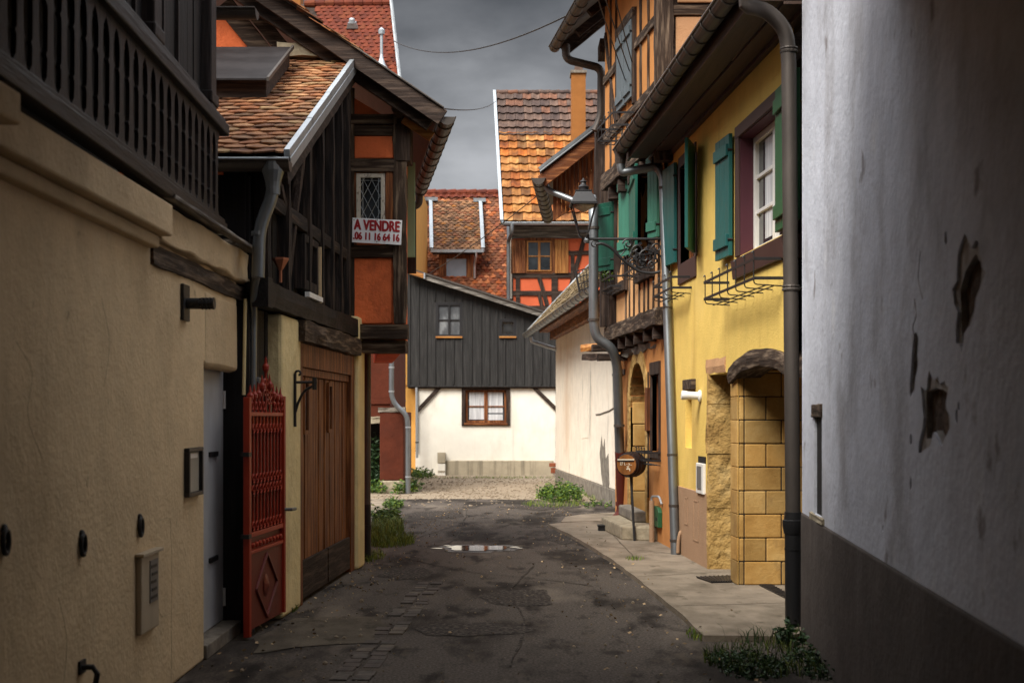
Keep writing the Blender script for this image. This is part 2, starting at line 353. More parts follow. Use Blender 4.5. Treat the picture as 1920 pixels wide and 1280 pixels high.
M_tile_amb = mat('amber_interlocking_tiles', [(.30,(.085,.034,.012)), (.5,(.30,.118,.028)), (.72,(.44,.235,.078))], 2.6, (1,1,1), 9, .8, 0, .3, 30,
    island=[(1,1,1),(.95,.8,.6),(1.1,1.15,1.3),(.8,.55,.4),(1.05,1.1,1.1),(.62,.55,.5),(1.1,.75,.4),(1,1.05,1.2),(.45,.45,.5)])
M_tile_dk = mat('dark_interlocking_tiles', [(.3,(.055,.036,.030)), (.7,(.13,.083,.064))], 4, (1,1,1), 9, .85, 0, .3, 30,
    island=[(1,1,1),(.8,.8,.8),(1.2,1.15,1.1),(1.5,1.05,.8),(.7,.7,.75),(1.1,1,.95)])
M_tile_mossy = mat('yellowed_tiles', [(.3,(.085,.062,.032)), (.7,(.24,.18,.10))], 5, (1,1,1), 8, .9, 0, .3, 30, island=[(1,1,1),(.75,.7,.6),(1.2,1.15,1.1),(.6,.55,.45),(1,.9,.6)])
M_asphalt = mat('worn_asphalt', [(.36,(.050,.042,.036)), (.5,(.085,.071,.060)), (.66,(.135,.114,.097))], 55, (1,.8,1), 10, .95, 0, .28, 120, spec=.10,
    stain=[((.016,.013,.011), (1.0,.40,1), .50, .60, .8), ((.20,.165,.13), (.9,.25,1), .54, .66, .65), ((.012,.010,.009), (3.2,1.3,1), .54, .64, .75), ((.10,.08,.06),(5,2.2,1),.58,.66,.5)])
M_cobble = mat('cobble_stone', [(.3,(.05,.041,.034)), (.7,(.12,.10,.082))], 12, (1,1,1), 8, .8, 0, .5, 40, island=[(1,1,1),(.7,.7,.7),(1.25,1.2,1.1),(.85,.8,.8)])
M_gravel = mat('gravel_yard', [(.3,(.11,.085,.058)), (.5,(.26,.205,.145)), (.7,(.40,.33,.24))], 30, (1,1,1), 10, .95, 0, .8, 60, stain=[((.15,.11,.07), (.5,.8,1), .5, .66, .6)])
M_earth = mat('earth', [(.3,(.05,.04,.028)), (.7,(.12,.095,.065))], 8, (1,1,1), 8, .95, 0, .6, 30)
M_water = mat('puddle_water', [(0,(.03,.028,.025)), (1,(.05,.045,.04))], 4, bump=.03, bscale=14, rough=.04, spec=.9)
M_wet = mat('wet_asphalt', [(.36,(.008,.007,.006)), (.5,(.022,.018,.015)), (.66,(.06,.05,.042))], 24, (1,.8,1), 10, .35, 0, .6, 90, spec=.35)
M_leaf = mat('weed_leaves', [(.3,(.035,.07,.014)), (.7,(.08,.14,.03))], 6, (1,1,1), 4, .6, 0, 0, island=[(1,1,1),(.6,.7,.5),(1.6,1.5,.8),(.8,1,.9),(2.6,2.0,.7),(.5,.6,.5)])
M_ivy = mat('ivy_leaves', [(.3,(.012,.028,.010)), (.7,(.03,.06,.02))], 6, (1,1,1), 4, .5, 0, 0, island=[(1,1,1),(.6,.7,.6),(1.5,1.5,1),(.8,1,.9)])
M_grass = mat('grass_blades', [(.3,(.06,.105,.018)), (.7,(.13,.19,.045))], 6, (1,1,1), 4, .6, 0, 0, island=[(1,1,1),(.6,.7,.5),(1.6,1.4,.8),(1.9,1.5,.9)])
M_barrel = wood('barrel_wood', (.035,.017,.012), 'z', .4, .4, .55)
M_barrelend = wood('barrel_head_wood', (.22,.085,.022), 'z', .5, .4, .5)
M_brick = mat('red_brick', [(.3,(.17,.045,.02)), (.7,(.32,.10,.045))], 8, (1,1,1), 8, .9, 0, .5, 40)
M_chim = plaster('ochre_chimney_plaster', (.29,.115,.03), .14, .4, 30)

M_grass_shade = mat('shaded_grass', [(.3,(.018,.034,.008)), (.7,(.045,.07,.018))], 6, (1,1,1), 4, .7, 0, 0, island=[(1,1,1),(.6,.7,.5),(1.6,1.4,.8),(2.2,1.7,.9)])  # darker copy of the grass, foreground shade put into its colour
M_dry = mat('dead_leaves', [(.3,(.10,.06,.025)), (.7,(.30,.22,.13))], 6, (1,1,1), 4, .9, 0, 0, island=[(1,1,1),(.5,.5,.5),(1.6,1.5,1.3),(2.2,2.2,2.2)])
# ------------------------------------------------------------------ tiles
def tiles(mb, O, U, V, wid, hgt, tw, rh, lap=1.9, style='beaver', jit=.004, left=None, right=None, thick=.014, curve=.012, skip=None):
    """roof tiles: O lower corner, U unit vector along the eave, V unit vector up the slope"""
    O, U, V = Vector(O), Vector(U).normalized(), Vector(V).normalized(); N = U.cross(V)
    if N.z < 0: N = -N
    rows = int(hgt/rh)+1; nx = int(wid/tw)+2; bm = mb.bm
    for r in range(rows):
        v0 = r*rh; lo = left(v0) if left else 0; hi = right(v0) if right else wid
        off = -tw/2 if (r % 2 and style == 'beaver') else 0
        for i in range(nx):
            c0, c1 = lo+off+i*tw, lo+off+(i+1)*tw
            c0, c1 = max(c0, lo), min(c1, hi)
            if c1-c0 < tw*.2: continue
            if skip and skip((c0+c1)/2, v0): continue
            cm, hw = (c0+c1)/2, (c1-c0)/2*.975; L = min(rh*lap, hgt-v0+rh*.4)
            dn = random.uniform(-jit, jit); dv = random.uniform(-jit, jit); tl = random.uniform(-jit, jit)*2
            if style == 'beaver': prof = [(-1,.30,-1), (-.62,.07,-.3), (0,0,0), (.62,.07,-.3), (1,.30,-1)]
            else: prof = [(-1,.03,.2), (-.55,.0,.75), (-.1,0,-.2), (.4,.04,-.9), (1,.03,.2)]
            lo_, up_, dn_ = [], [], []
            for a, b, cc in prof:
                cz = curve*cc
                base = O + U*(cm+a*hw) + N*(cz+dn+tl*a)
                q = base + V*(v0 + dv + b*tw) + N*(thick*2.1)
                lo_.append(bm.verts.new(q)); dn_.append(bm.verts.new(q - N*thick))
                up_.append(bm.verts.new(base + V*(v0+L) + N*.002))
            for k in range(4):
                bm.faces.new((lo_[k], lo_[k+1], up_[k+1], up_[k])); bm.faces.new((dn_[k], dn_[k+1], lo_[k+1], lo_[k]))
            bm.faces.new((dn_[0], lo_[0], up_[0])); bm.faces.new((lo_[4], dn_[4], up_[4]))
    return mb
def slab(mb, O, U, V, wid, hgt, t, left=None, right=None):
    O, U, V = Vector(O), Vector(U).normalized(), Vector(V).normalized(); N = U.cross(V)
    if N.z < 0: N = -N
    l0, l1 = (left(0), left(hgt)) if left else (0, 0); r0, r1 = (right(0), right(hgt)) if right else (wid, wid)
    q = [O+U*l0, O+U*r0, O+U*r1+V*hgt, O+U*l1+V*hgt]
    return mb.hexa([p-N*t for p in q] + [p for p in q])
def ridge_tiles(mb, p0, p1, n, r=.11):
    p0, p1 = Vector(p0), Vector(p1); d = (p1-p0)
    for i in range(n):
        a, b = p0+d*(i/n), p0+d*((i+1.12)/n)
        mb.gutter_up(a, b, r) if False else mb.tube([a, b], [r*.85, r*1.1], 10)
    return mb
def text(s, size, m, parent, origin, ux, uz, width=None, bold=0, ext=.002, name='lettering', align='CENTER'):
    """a line of lettering as thin mesh; ux reading direction, uz up"""
    cu = bpy.data.curves.new('t', 'FONT'); cu.body = s; cu.size = size; cu.extrude = ext; cu.align_x = align; cu.align_y = 'CENTER'
    ob = bpy.data.objects.new('t', cu); sc.collection.objects.link(ob); bpy.context.view_layer.update()
    me = bpy.data.meshes.new_from_object(ob.evaluated_get(bpy.context.evaluated_depsgraph_get()))
    bpy.data.objects.remove(ob); bpy.data.curves.remove(cu)
    xs = [v.co.x for v in me.vertices]; k = (width/(max(xs)-min(xs))) if width else 1
    ux, uz = Vector(ux).normalized(), Vector(uz).normalized(); uy = ux.cross(uz)*-1
    nrm = ux.cross(uz); o0 = Vector(origin) - BASE.get(parent, Vector())
    for v in me.vertices:
        v.co = o0 + ux*(v.co.x*k) + uz*v.co.y + nrm*v.co.z
    if bold:
        bt = bmesh.new(); bt.from_mesh(me); src_ = list(bt.verts) + list(bt.edges) + list(bt.faces)
        for i_, (a_, b_) in enumerate(((1,0),(-1,0),(0,.8),(0,-.8))):
            g_ = bmesh.ops.duplicate(bt, geom=src_)['geom']; bmesh.ops.translate(bt, verts=[x for x in g_ if isinstance(x, bmesh.types.BMVert)], vec=ux*a_*bold + uz*b_*bold + nrm*.0002*(i_+1))
        bt.to_mesh(me); bt.free()
    o = bpy.data.objects.new(name, me); me.materials.clear(); me.materials.append(m); sc.collection.objects.link(o); o.parent = parent; BASE[o] = BASE.get(parent, Vector())
    return o
def arc(c, r, a0, a1, n, e1, e2): return [Vector(c) + (Vector(e1)*math.cos(R_(a0+(a1-a0)*i/n)) + Vector(e2)*math.sin(R_(a0+(a1-a0)*i/n)))*r for i in range(n+1)]
def spiral(c, r0, r1, a0, a1, n, e1, e2): return [Vector(c) + (Vector(e1)*math.cos(R_(a0+(a1-a0)*i/n)) + Vector(e2)*math.sin(R_(a0+(a1-a0)*i/n)))*(r0+(r1-r0)*i/n) for i in range(n+1)]
def smooth_path(pts, k=6):
    pts = [Vector(p) for p in pts]; o = []
    for i in range(len(pts)-1):
        p0, p1, p2, p3 = pts[max(i-1,0)], pts[i], pts[i+1], pts[min(i+2,len(pts)-1)]
        for j in range(k):
            t = j/k; o.append(.5*((2*p1)+(p2-p0)*t+(2*p0-5*p1+4*p2-p3)*t*t+(3*p1-p0-3*p2+p3)*t**3))
    return o+[pts[-1]]
def round_path(pts, r=.08, k=5):
    """polyline with rounded corners, like a pipe with swept elbows"""
    pts = [Vector(p) for p in pts]; o = [pts[0]]
    for a, b, c in zip(pts, pts[1:], pts[2:]):
        d0, d1 = (a-b), (c-b); q = min(r, d0.length*.48, d1.length*.48)
        s0, s1 = b+d0.normalized()*q, b+d1.normalized()*q
        for j in range(k+1):
            t = j/k; o.append(s0*(1-t)**2 + b*2*t*(1-t) + s1*t*t)
    return o+[pts[-1]]

# ================================================================== THE SETTING: ground
L = Side(-2.347, .0555, +1); Rw = Side(2.8595, -.0675, -1); C = Side(-2.0, 0, +1); BAL = Side(-1.765, -.0222, +1)
G = Side(1.1516, .102, -1); S = Side(3.567, -.0802, -1)
mb = MB(); v = [mb.bm.verts.new(p) for p in ((-300,-120,-.012),(300,-120,-.012),(300,500,-.012),(-300,500,-.012))]; mb.bm.faces.new(v)
struct(mb.build('ground', M_earth))
def sheet(name, pts, z, m, t=.0, sub=0):
    mb = MB(); a = [mb.bm.verts.new((p[0], p[1], z)) for p in pts]; f = mb.bm.faces.new(a)
    if t:
        b = [mb.bm.verts.new((p[0], p[1], z-t)) for p in pts]; n = len(a)
        for i in range(n): mb.bm.faces.new((a[i], b[i], b[(i+1)%n], a[(i+1)%n]))
    return mb.build(name, m)
def wob(pts, amp, step=.25, k=0):
    o = []
    for a, b in zip(pts, pts[1:]+pts[:1]):
        a, b = Vector((a[0],a[1],0)), Vector((b[0],b[1],0)); n = max(1, int((b-a).length/step))
        for i in range(n):
            p = a.lerp(b, i/n); nn = noise.noise_vector((p.x*2.3+k, p.y*2.3, k)); o.append((p.x+nn.x*amp, p.y+nn.y*amp))
    return o
struct(sheet('gravel_yard', wob([(-9,23.2),(9,23.2),(9,40),(-9,40)], .35, .3, 3), -.004, M_gravel))
struct(sheet('road', wob([(-7,-14),(7,-14),(7,21.0),(3.5,23.0),(.8,24.2),(-1.0,24.6),(-3.0,24.4),(-7,24.5)], .12, .3, 8), 0, M_asphalt))
# right pavement: concrete, follows the houses and ends in a rounded nose
pv = [GX(1475,1204), GX(1320,1202), GX(1290,1172), GX(1240,1130), GX(1195,1092), GX(1150,1058), GX(1108,1030), GX(1070,1008), GX(1036,992), GX(1030,988), GX(1052,985), GX(1095,983)]
pv = [(p.x, p.y) for p in pv] + [(1.70,18.4),(3.2,18.2),(4.6,9.2),(2.1,9.15)]
struct(sheet('pavement', wob(pv, .018, .2, 1), .045, M_conc, .06))
pv2 = [(p.x,p.y) for p in (GX(1052,982), GX(1060,972), GX(1090,968), GX(1150,964), GX(1190,966), GX(1190,981), GX(1095,981))]
struct(sheet('concrete_apron', wob(pv2, .015, .2, 2), .035, M_conc, .05))
# left: old concrete patch and the cobbled gutter
ap = [(p.x,p.y) for p in (GX(500,1182), GX(560,1158), GX(640,1156), GX(726,1158), GX(712,1182), GX(690,1204), GX(560,1212), GX(470,1224))]
struct(sheet('concrete_patch', wob(ap, .10, .07, 4), .006, M_concdk))
ap = [(p.x,p.y) for p in (GX(696,936), GX(726,934), GX(737,940), GX(728,955), GX(700,962), GX(690,962))]
struct(sheet('side_apron', wob(ap, .08, .25, 5), .006, M_conc))
mb = MB()
for k in range(34):
    t = k/33
    for j in range(2):
        c = GX(806,1094).lerp(GX(650,1282), t); d = (GX(650,1282)-GX(806,1094)).normalized(); q = Vector((d.y,-d.x,0))
        p = c + q*(.13*(j-.5)) + Vector((random.uniform(-.012,.012), random.uniform(-.012,.012), 0)); hw, hl = .058, .072
        if noise.noise((k*.35, j*.8, 4)) < -.12: continue
        cs = [p+q*a*hw+d*b*hl for a,b in ((-1,-1),(1,-1),(1,1),(-1,1))]; z = random.uniform(.004,.014)
        mb.hexa([c_+Vector((0,0,-.02)) for c_ in cs] + [c_*1.0+(p-c_)*.12+Vector((0,0,z)) for c_ in cs])
struct(mb.build('gutter_cobbles', M_cobble))
M_tar = mat('tar_repair', [(.36,(.020,.017,.015)), (.5,(.048,.040,.034)), (.66,(.11,.092,.078))], 30, (1,.8,1), 10, .9, 0, .6, 90, spec=.12)
# puddle
pc = GX(893,1027.5); pts = []
for k in range(48):
    a = 2*math.pi*k/48; r = 1 + .35*noise.noise((math.cos(a)*1.6, math.sin(a)*1.6, 7)) + .30*noise.noise((math.cos(a)*5, math.sin(a)*5, 2))
    pts.append((pc.x + math.cos(a)*.34*r + .02, pc.y + math.sin(a)*.34*r))
struct(sheet('puddle', pts, .009, M_water))
wp = [(pc.x+.02+(x-pc.x)*1.3+.05*noise.noise((x*6,y*6,1)), pc.y+(y-pc.y)*1.45+.09*noise.noise((x*5,y*5,5))) for x,y in pts]
struct(sheet('wet_margin', wp, .004, M_wet))
for sx, sy, sr in ((-.46,-.06,.05),(.44,.08,.055),(-.36,.28,.03),(.30,-.36,.03),(.52,-.05,.025)):
    struct(sheet('puddle', [(pc.x+sx+math.cos(a*.3)*sr*1.5*(1+.3*noise.noise((a,sx,0))), pc.y+sy+math.sin(a*.3)*sr*(1+.3*noise.noise((a,sx,4)))) for a in range(21)], .009, M_water))
# tar repairs and cracks
for k_, (X_, y_, rx_, ry_) in enumerate(((980,1120,.34,.5),(1060,1005,.30,.9),(820,965,.55,.8),(870,1180,.40,.30),(760,1075,.25,.5),(1020,950,.6,.7))):
    c_ = GX(X_, y_); pp_ = [(c_.x+math.cos(a*.21)*rx_*(1+.5*noise.noise((math.cos(a*.21)*1.5,math.sin(a*.21)*1.5,k_*3))), c_.y+math.sin(a*.21)*ry_*(1+.5*noise.noise((math.cos(a*.21)*2,math.sin(a*.21)*2,k_*7+1)))) for a in range(30)]
    struct(sheet('tar_patch', pp_, .0035+.0003*k_, M_tar))
def ground_crack(pts_, w_=.008):
    q_ = smooth_path([Vector((p[0],p[1],0)) for p in pts_], 8); L_, R_s = [], []
    for a, b in zip(q_, q_[1:]):
        d_ = (b-a).normalized(); s_ = Vector((d_.y,-d_.x,0)); ww = w_*(.5+random.random()); n_ = noise.noise_vector((a.x*5,a.y*5,2))*.03
        L_.append(a+s_*ww+n_); R_s.append(a-s_*ww+n_)
    return [(p.x,p.y) for p in L_+R_s[::-1]]
for pts_ in ([GX(780,1010),GX(860,985),GX(930,990),GX(1000,965)],[GX(1000,1060),GX(960,1110),GX(985,1170),GX(950,1260)],[GX(740,1040),GX(820,1060),GX(900,1075),GX(1010,1085),GX(1120,1100)],[GX(880,945),GX(860,1000),GX(840,1020)]):
    struct(sheet('road_crack', ground_crack(pts_), .0062, M_tar))
mb = MB()                                                             # loose gravel stones
for k in range(1400):
    x, y = random.uniform(-2.8, 2.4), 22.6 + 10.5*random.random()**1.3; r = random.uniform(.012,.032)
    if y < 24.3 and random.random() < .75: continue
    vs_ = bmesh.ops.create_icosphere(mb.bm, subdivisions=1, radius=r, matrix=Matrix.Translation((x,y,r*.2)) @ Matrix.Diagonal((1,random.uniform(.6,1),.6,1)))
o = mb.build('loose_stones', M_gravel); o['kind'] = 'stuff'
mb = MB()                                                             # grit and crumbs on the asphalt
for k in range(420):
    y = 6.5 + 15*random.random(); x = random.choice((random.uniform(-1.75,-1.0), random.uniform(-1.5,1.3))); r = random.uniform(.004,.013)
    if k % 9 == 0: r *= 1.8
    bmesh.ops.create_icosphere(mb.bm, subdivisions=1, radius=r, matrix=Matrix.Translation((x,y,r*.3)))
o = mb.build('road_grit', M_gravel); o['kind'] = 'stuff'

# ================================================================== LEFT 1: the cream rendered house with the balcony
h = thing('cream_house', 'cream rendered house with dark balcony balustrade and grey metal door, nearest on the left', 'house', (-2.0, 4.0, 0))
mb = MB().pprism(C, [(-6,0),(8.32,0),(8.32,1.93),(9.30,1.93),(9.30,2.80),(-6,2.80)], -.30, 0); mb.build('wall', M_cream, h, .02)
mb = MB().box(C, -6,8.2,0,2.8,-4,-.31).box(C, -6,8.5,2.8,6.2,-4,-.62); mb.build('house_core', M_void, h)
mb = MB().box(C, -6, 7.1, 2.58, 2.755, -.02, .12).box(C, -6, 7.05, 2.51, 2.578, -.02, .06).box(C, -6, 4.70, 2.65, 2.77, .121, .20); mb.build('cornice', M_creaml, h, .012)
# rendered band above the beam, hand trowelled
mb = MB().plbeam(C, 7.1, 9.56, 2.555, 2.79, -.04, .055, .012); mb.build('render_band', M_creaml, h, .01, True)
mb = MB().plbeam(C, 8.325, 9.30, 1.90, 2.415, -.10, .007, .005); mb.build('door_lintel', M_creaml, h, .02, True)
mb = MB().plbeam(C, 7.08, 9.52, 2.425, 2.545, -.06, .022, .010); mb.build('wall_beam', M_old['y'], h)
mb = MB().abox(-2.22, -1.925, 9.38, 9.58, 0, 2.425); mb.build('door_post', M_bw['z'], h, .008)
mb = MB().beam((-2.06,8.9,2.80),(-2.06,9.62,2.80),.30,.03,(0,0,1),.003).beam((-1.90,7.1,2.805),(-1.905,9.62,2.805),.07,.022,(0,0,1),.003); mb.build('coping', M_greyw['y'], h)
d = MB().abox(-2.155, -2.115, 8.42, 9.375, .10, 1.93).build('door', M_doorg, h, .004)
for z in (1.30, .56):
    MB().box(C, 8.92, 9.16, z, z+.035, -.116, -.10).build('strap', M_iron, d)
for z in (1.64, .20):
    MB().tube([(-2.108,9.37,z),(-2.108,9.37,z+.13)], .012, 8).build('hinge', M_plastic, d)
MB().abox(-2.14, -1.985, 8.33, 9.37, 0, .095).build('threshold', M_dstone, h, .008)
# balustrade
bal = MB().box(BAL, -6, 8.60, 2.80, 2.875, -.05, .045).box(BAL, -6, 8.60, 2.876, 2.905, -.04, .03).build('balustrade', M_rail['y'], h, .006)
pitch = .17; hp = pitch/2
prof = [(2.905,hp),(2.925,hp*.80),(2.945,hp*.60),(2.99,hp*.52),(3.02,hp*.50),(3.035,hp*.68),(3.05,hp*.50),(3.08,hp*.46),(3.21,hp*.44),(3.235,hp*.48),(3.25,hp*.70),(3.268,hp*.48),(3.31,hp*.42),(3.36,hp*.46),(3.40,hp*.60),(3.425,hp*.80),(3.44,hp)]
prof = [(z, min(w_*(.92 if w_ < hp*.72 else 1.0), hp*.985)) for z, w_ in prof] + [(3.47, hp*.985)]
for k in range(31):
    u = 8.42 - k*pitch
    poly = [(u+w_, z) for z, w_ in prof] + [(u-w_, z) for z, w_ in prof[::-1]]
    MB().pprism(BAL, poly, -.010, .010).build('baluster', M_rail['z'], bal)
mb = MB().box(BAL, -6, 8.64, 3.47, 3.545, -.05, .05).box(BAL, -6, 8.62, 3.546, 3.58, -.035, .03).box(BAL, -6, 8.0, 3.60, 3.645, -.06, -.01); mb.build('handrail', M_rail['y'], h, .008)
mb = MB()
for u in (8.50, 7.05, 5.6, 4.15): mb.box(BAL, u-.10, u+.06, 3.581, 6.0, -.16, -.02).box(BAL, u-.13, u+.085, 3.646, 3.72, -.17, -.008)
mb.build('balcony_post', M_rail['z'], h, .01)
mb = MB()
u = -5.0
while u < 8.35:
    w_ = random.uniform(.13,.2); mb.box(BAL, u, u+w_-.006, 3.581, 6.1, -.125, -.10+random.uniform(0,.012)); u += w_
mb.build('loggia_boarding', M_bw['z'], h)
mb = MB()
for u in (6.35, 6.75, 7.35, 7.7): mb.box(BAL, u, u+.022, 3.60, 6.0, -.095, -.07)
mb.build('loggia_batten', M_rail['z'], h)
mb = MB().box(BAL, -6, 8.55, 2.70, 2.80, -1.2, -.06); mb.build('balcony_floor', M_dw['y'], h)
# near-black board in place of shade behind the balusters, then roof and gutter
mb = MB().box(BAL, -6, 8.55, 2.91, 3.465, -.10, -.075); mb.build('baluster_shade_board', M_bw['z'], h)
mb = MB(); slab(mb, (-1.62,-6,6.0), (0,1,0), (-.78,0,.62), 15.0, 5.2, .16); mb.build('roof', M_tile_old, h)
mb = MB().gutter((-2.6,9.02,4.44),(-1.80,9.02,4.44),.065); mb.build('gutter', M_zincd, h)

# old repair outlines and hairline cracks in the render
mb = MB()
for pts in (((300,975),(318,972),(320,1010)),((290,1075),(300,1150),(318,1148)),((322,1010),(321,1280)),((30,640),(60,700),(52,780),(80,860)),((190,560),(205,640),(196,720)),((110,1120),(125,1200),(118,1290))):
    mb.tube(smooth_path([C.p(*pz(C,X,y),-.0006) for X,y in pts],5), .0012, 4)
mb.build('plaster_crack', M_dstone, h)
# things fixed to it
t = thing('wall_spotlight', 'black cylinder spotlight on a plate, fixed to the cream wall under the dark beam', 'wall lamp', (-2.0,7.80,2.28))
MB().box(C, 7.715, 7.865, 2.165, 2.385, .001, .022).build('mounting_plate', M_iron, t, .004)
mb = MB().tube([(-1.985,7.79,2.27),(-1.90,7.79,2.27)], .034, 14).tube([(-1.985,7.79,2.27),(-1.815,7.79,2.27)], .018, 10)
for k in range(4): mb.tube([(-1.888+.022*k,7.79,2.27),(-1.876+.022*k,7.79,2.27)], .037, 14)
for a in range(6):
    q = Vector((0, math.cos(a*1.047), math.sin(a*1.047)))*.031; mb.tube([Vector((-1.90,7.79,2.27))+q, Vector((-1.812,7.79,2.27))+q], .006, 5)
mb.build('lamp_cylinder', M_iron, t)
t = thing('notice_frame', 'narrow black framed notice with pale paper on the cream wall beside the grey door', 'notice frame', (-2.0,7.98,1.09))
fr = MB(); fr.box(C,7.80,8.16,1.09,1.115,.001,.035).box(C,7.80,8.16,1.365,1.39,.001,.035).box(C,7.80,7.83,1.115,1.365,.001,.035).box(C,8.13,8.16,1.115,1.365,.001,.035)
fr.build('frame', M_iron, t, .004); MB().box(C,7.83,8.13,1.115,1.365,.001,.012).build('paper', M_paper, t)
MB().box(C,7.90,8.08,1.325,1.355,.0125,.016).build('name_plate', M_plastic, t)
t = thing('meter_cabinet', 'cream utility box with a dark label strip, low on the cream wall', 'utility box', (-2.0,6.97,.42))
MB().box(C,6.80,7.14,.42,.835,.001,.032).build('case', M_paleplastic, t, .008)
MB().box(C,6.78,7.17,.836,.855,.001,.05).build('lid', M_paleplastic, t, .004)
mb = MB().box(C,6.95,7.10,.57,.80,.0325,.037); lb = mb.build('label_plate', M_greyplastic, t)
mb = MB()
for k in range(5): mb.box(C, 6.965+.01*(k%2), 7.085-.012*(k%3), .59+.042*k, .606+.042*k, .0375,.0395)
mb.build('label_bars', M_iron, lb)
for i, (X, y, lab) in enumerate(((260,987,'black iron wall ring directly above the cream utility box'), (151,1021,'black iron wall ring left of the utility box, at mid height of the wall'), (5,1015,'black iron wall ring cut by the left edge of the photo'))):
    u, z = pz(C, X, y); t = thing('wall_ring', lab, 'wall ring', C.p(u, z-.06), 'iron rings on the cream wall')
    e1, e2 = Vector((0,.55,.0)), Vector((0,0,1)); ctr = C.p(u, z, .013)
    MB().tube(arc(ctr,.047,0,360,20,Vector((0,.62,0)),e2), .011, 8, False).build('ring', M_iron, t)
    MB().lathe(C.p(u,z+.05,.0), (1,0,0), [(0,.02),(.012,.02),(.018,.012)], 10).build('eye_bolt', M_iron, t)
u, z = pz(C, 150, 1262)
t = thing('wall_hook', 'black iron hook low on the cream wall at the bottom of the photo', 'hook', C.p(u, z-.08))
MB().tube([C.p(u,z+.03,0), C.p(u,z+.03,.06), C.p(u,z,.08), C.p(u-.01,z-.08,.07)], .014, 8).build('hook_bar', M_iron, t)
MB().box(C,u-.03,u+.05,z+.0,z+.06,.001,.012).build('back_plate', M_iron, t)

# ================================================================== LEFT 2: black timber annex with lean-to roof
h = thing('timber_annex', 'black timber framed annex with mossy lean-to tile roof above a brown garage gate', 'house', (-1.8, 11.3, 0))
mb = MB()
for u0, u1 in ((9.40,9.62),(9.625,9.76),(9.765,9.9),(9.905,9.985)): mb.box(L, u0, u1, 0, 2.392, -.16, -.12+random.uniform(0,.01))
mb.box(L, 9.40, 9.985, 0, 2.392, -.30, -.165); mb.build('passage_boarding', M_bw['z'], h)
mb = MB().box(L, 9.99, 10.66, 0, 2.385, -.25, 0); mb.build('gate_pier', M_pillar, h, .03)
mb = MB().box(L, 13.22, 13.60, 0, 2.62, -.25, .03); mb.build('corner_pier', M_pillar, h, .03)
mb = MB().plbeam(L, 9.42, 13.20, 2.395, 2.585, -.14, .035, .007).box(L, 9.36,9.50,2.385,2.605,-.075,.045); mb.build('sole_beam', M_bw['y'], h)
mb = MB().plbeam(L, 10.56, 13.26, 2.20, 2.385, -.14, .062, .012); mb.build('lintel_beam', M_old['y'], h)
mb = MB().pprism(L, [(9.42,2.58),(12.92,2.58),(12.92,4.95),(9.42,3.38)], -.30, -.14); mb.build('wall', M_bw['z'], h)
M_dkpost = {a: wood('tarred_timber_'+a, (.015,.011,.010), a, .6, .7, lite=(.075,.05,.036)) for a in 'xyz'}
zr = lambda u: 3.40 + (u-9.25)*.4469
mb = MB(); u = 9.5
while u < 12.7:
    w_ = random.uniform(.10,.2); mb.pprism(L, [(u,2.586),(u+w_-.012,2.586),(u+w_-.012,zr(u+w_)-.02),(u,zr(u)-.02)], -.139, -.105+random.uniform(0,.03)); u += w_ + (random.uniform(.02,.05) if random.random()<.3 else 0)
mb.build('boarding', M_bw['z'], h)
mb = MB()
for u, w_ in ((9.56,.15),(10.22,.12),(11.0,.13),(11.55,.10),(12.02,.12),(12.45,.11),(12.84,.13)):
    mb.plbeam(L, u-w_/2, u+w_/2, 2.586, zr(u)-.06, -.10, .012, .006)
mb.build('post', M_dkpost['z'], h)
mb = MB().plbeam(L, 9.64, 10.15, 3.17, 3.28, -.10, -.005, .005).plbeam(L, 10.29, 10.93, 3.15, 3.27, -.10, -.004, .005).plbeam(L, 11.08, 12.0, 3.14, 3.26, -.10, -.006, .005).plbeam(L, 12.1, 12.78, 3.14, 3.25, -.10, -.004, .005)
mb.build('rail', M_dkpost['y'], h)
mb = MB().beam(L.p(10.28,2.62,-.05), L.p(10.93,3.9,-.05), .09, .07, (1,0,0), .005).beam(L.p(9.66,3.62,-.03), L.p(10.16,3.26,-.03), .09,.06,(1,0,0),.005); mb.build('brace', M_dw['z'], h)
mb = MB().pprism(L, [(10.06,2.59),(10.16,2.59),(10.15,3.14),(10.12,3.14)], -.104, -.098).box(L,11.47,11.492,2.59,3.1,-.03,-.0).box(L,12.44,12.475,2.59,3.13,-.06,-.02); mb.build('pale_strip', M_creaml, h)  # thin cream strips set in gaps of the boarding
wn_ = MB().box(L,10.78,10.84,2.66,3.12,-.10,.005).box(L,11.28,11.34,2.66,3.12,-.10,.005).box(L,10.84,11.28,3.06,3.12,-.10,.005).box(L,10.84,11.28,2.66,2.74,-.10,.005).build('window', M_dkpost['z'], h, .004)
MB().box(L,10.84,11.28,2.74,3.06,-.06,-.05).build('shutter_panel', M_dw['z'], wn_)
MB().box(L,10.80,11.36,2.592,2.635,-.0,.04).build('vent_strip', M_plastic, h)
mb = MB().lathe(L.p(9.72,2.60,.05),(0,0,1),[(0,.012),(.09,.012),(.10,.02),(.17,.062),(.185,.062)],6); mb.build('rain_hopper', M_copper, h)
MB().box(L, 9.42, 13.3, 0, 3.35, -3, -.32).build('house_core', M_void, h)
mb = MB(); xx = -4.2
while xx < -1.95:
    w_ = random.uniform(.12,.2); mb.abox(xx, min(xx+w_-.008,-1.86), 9.43-random.uniform(0,.012), 9.5, 2.6, 3.36); xx += w_
mb.build('front_boarding', M_bw['z'], h)
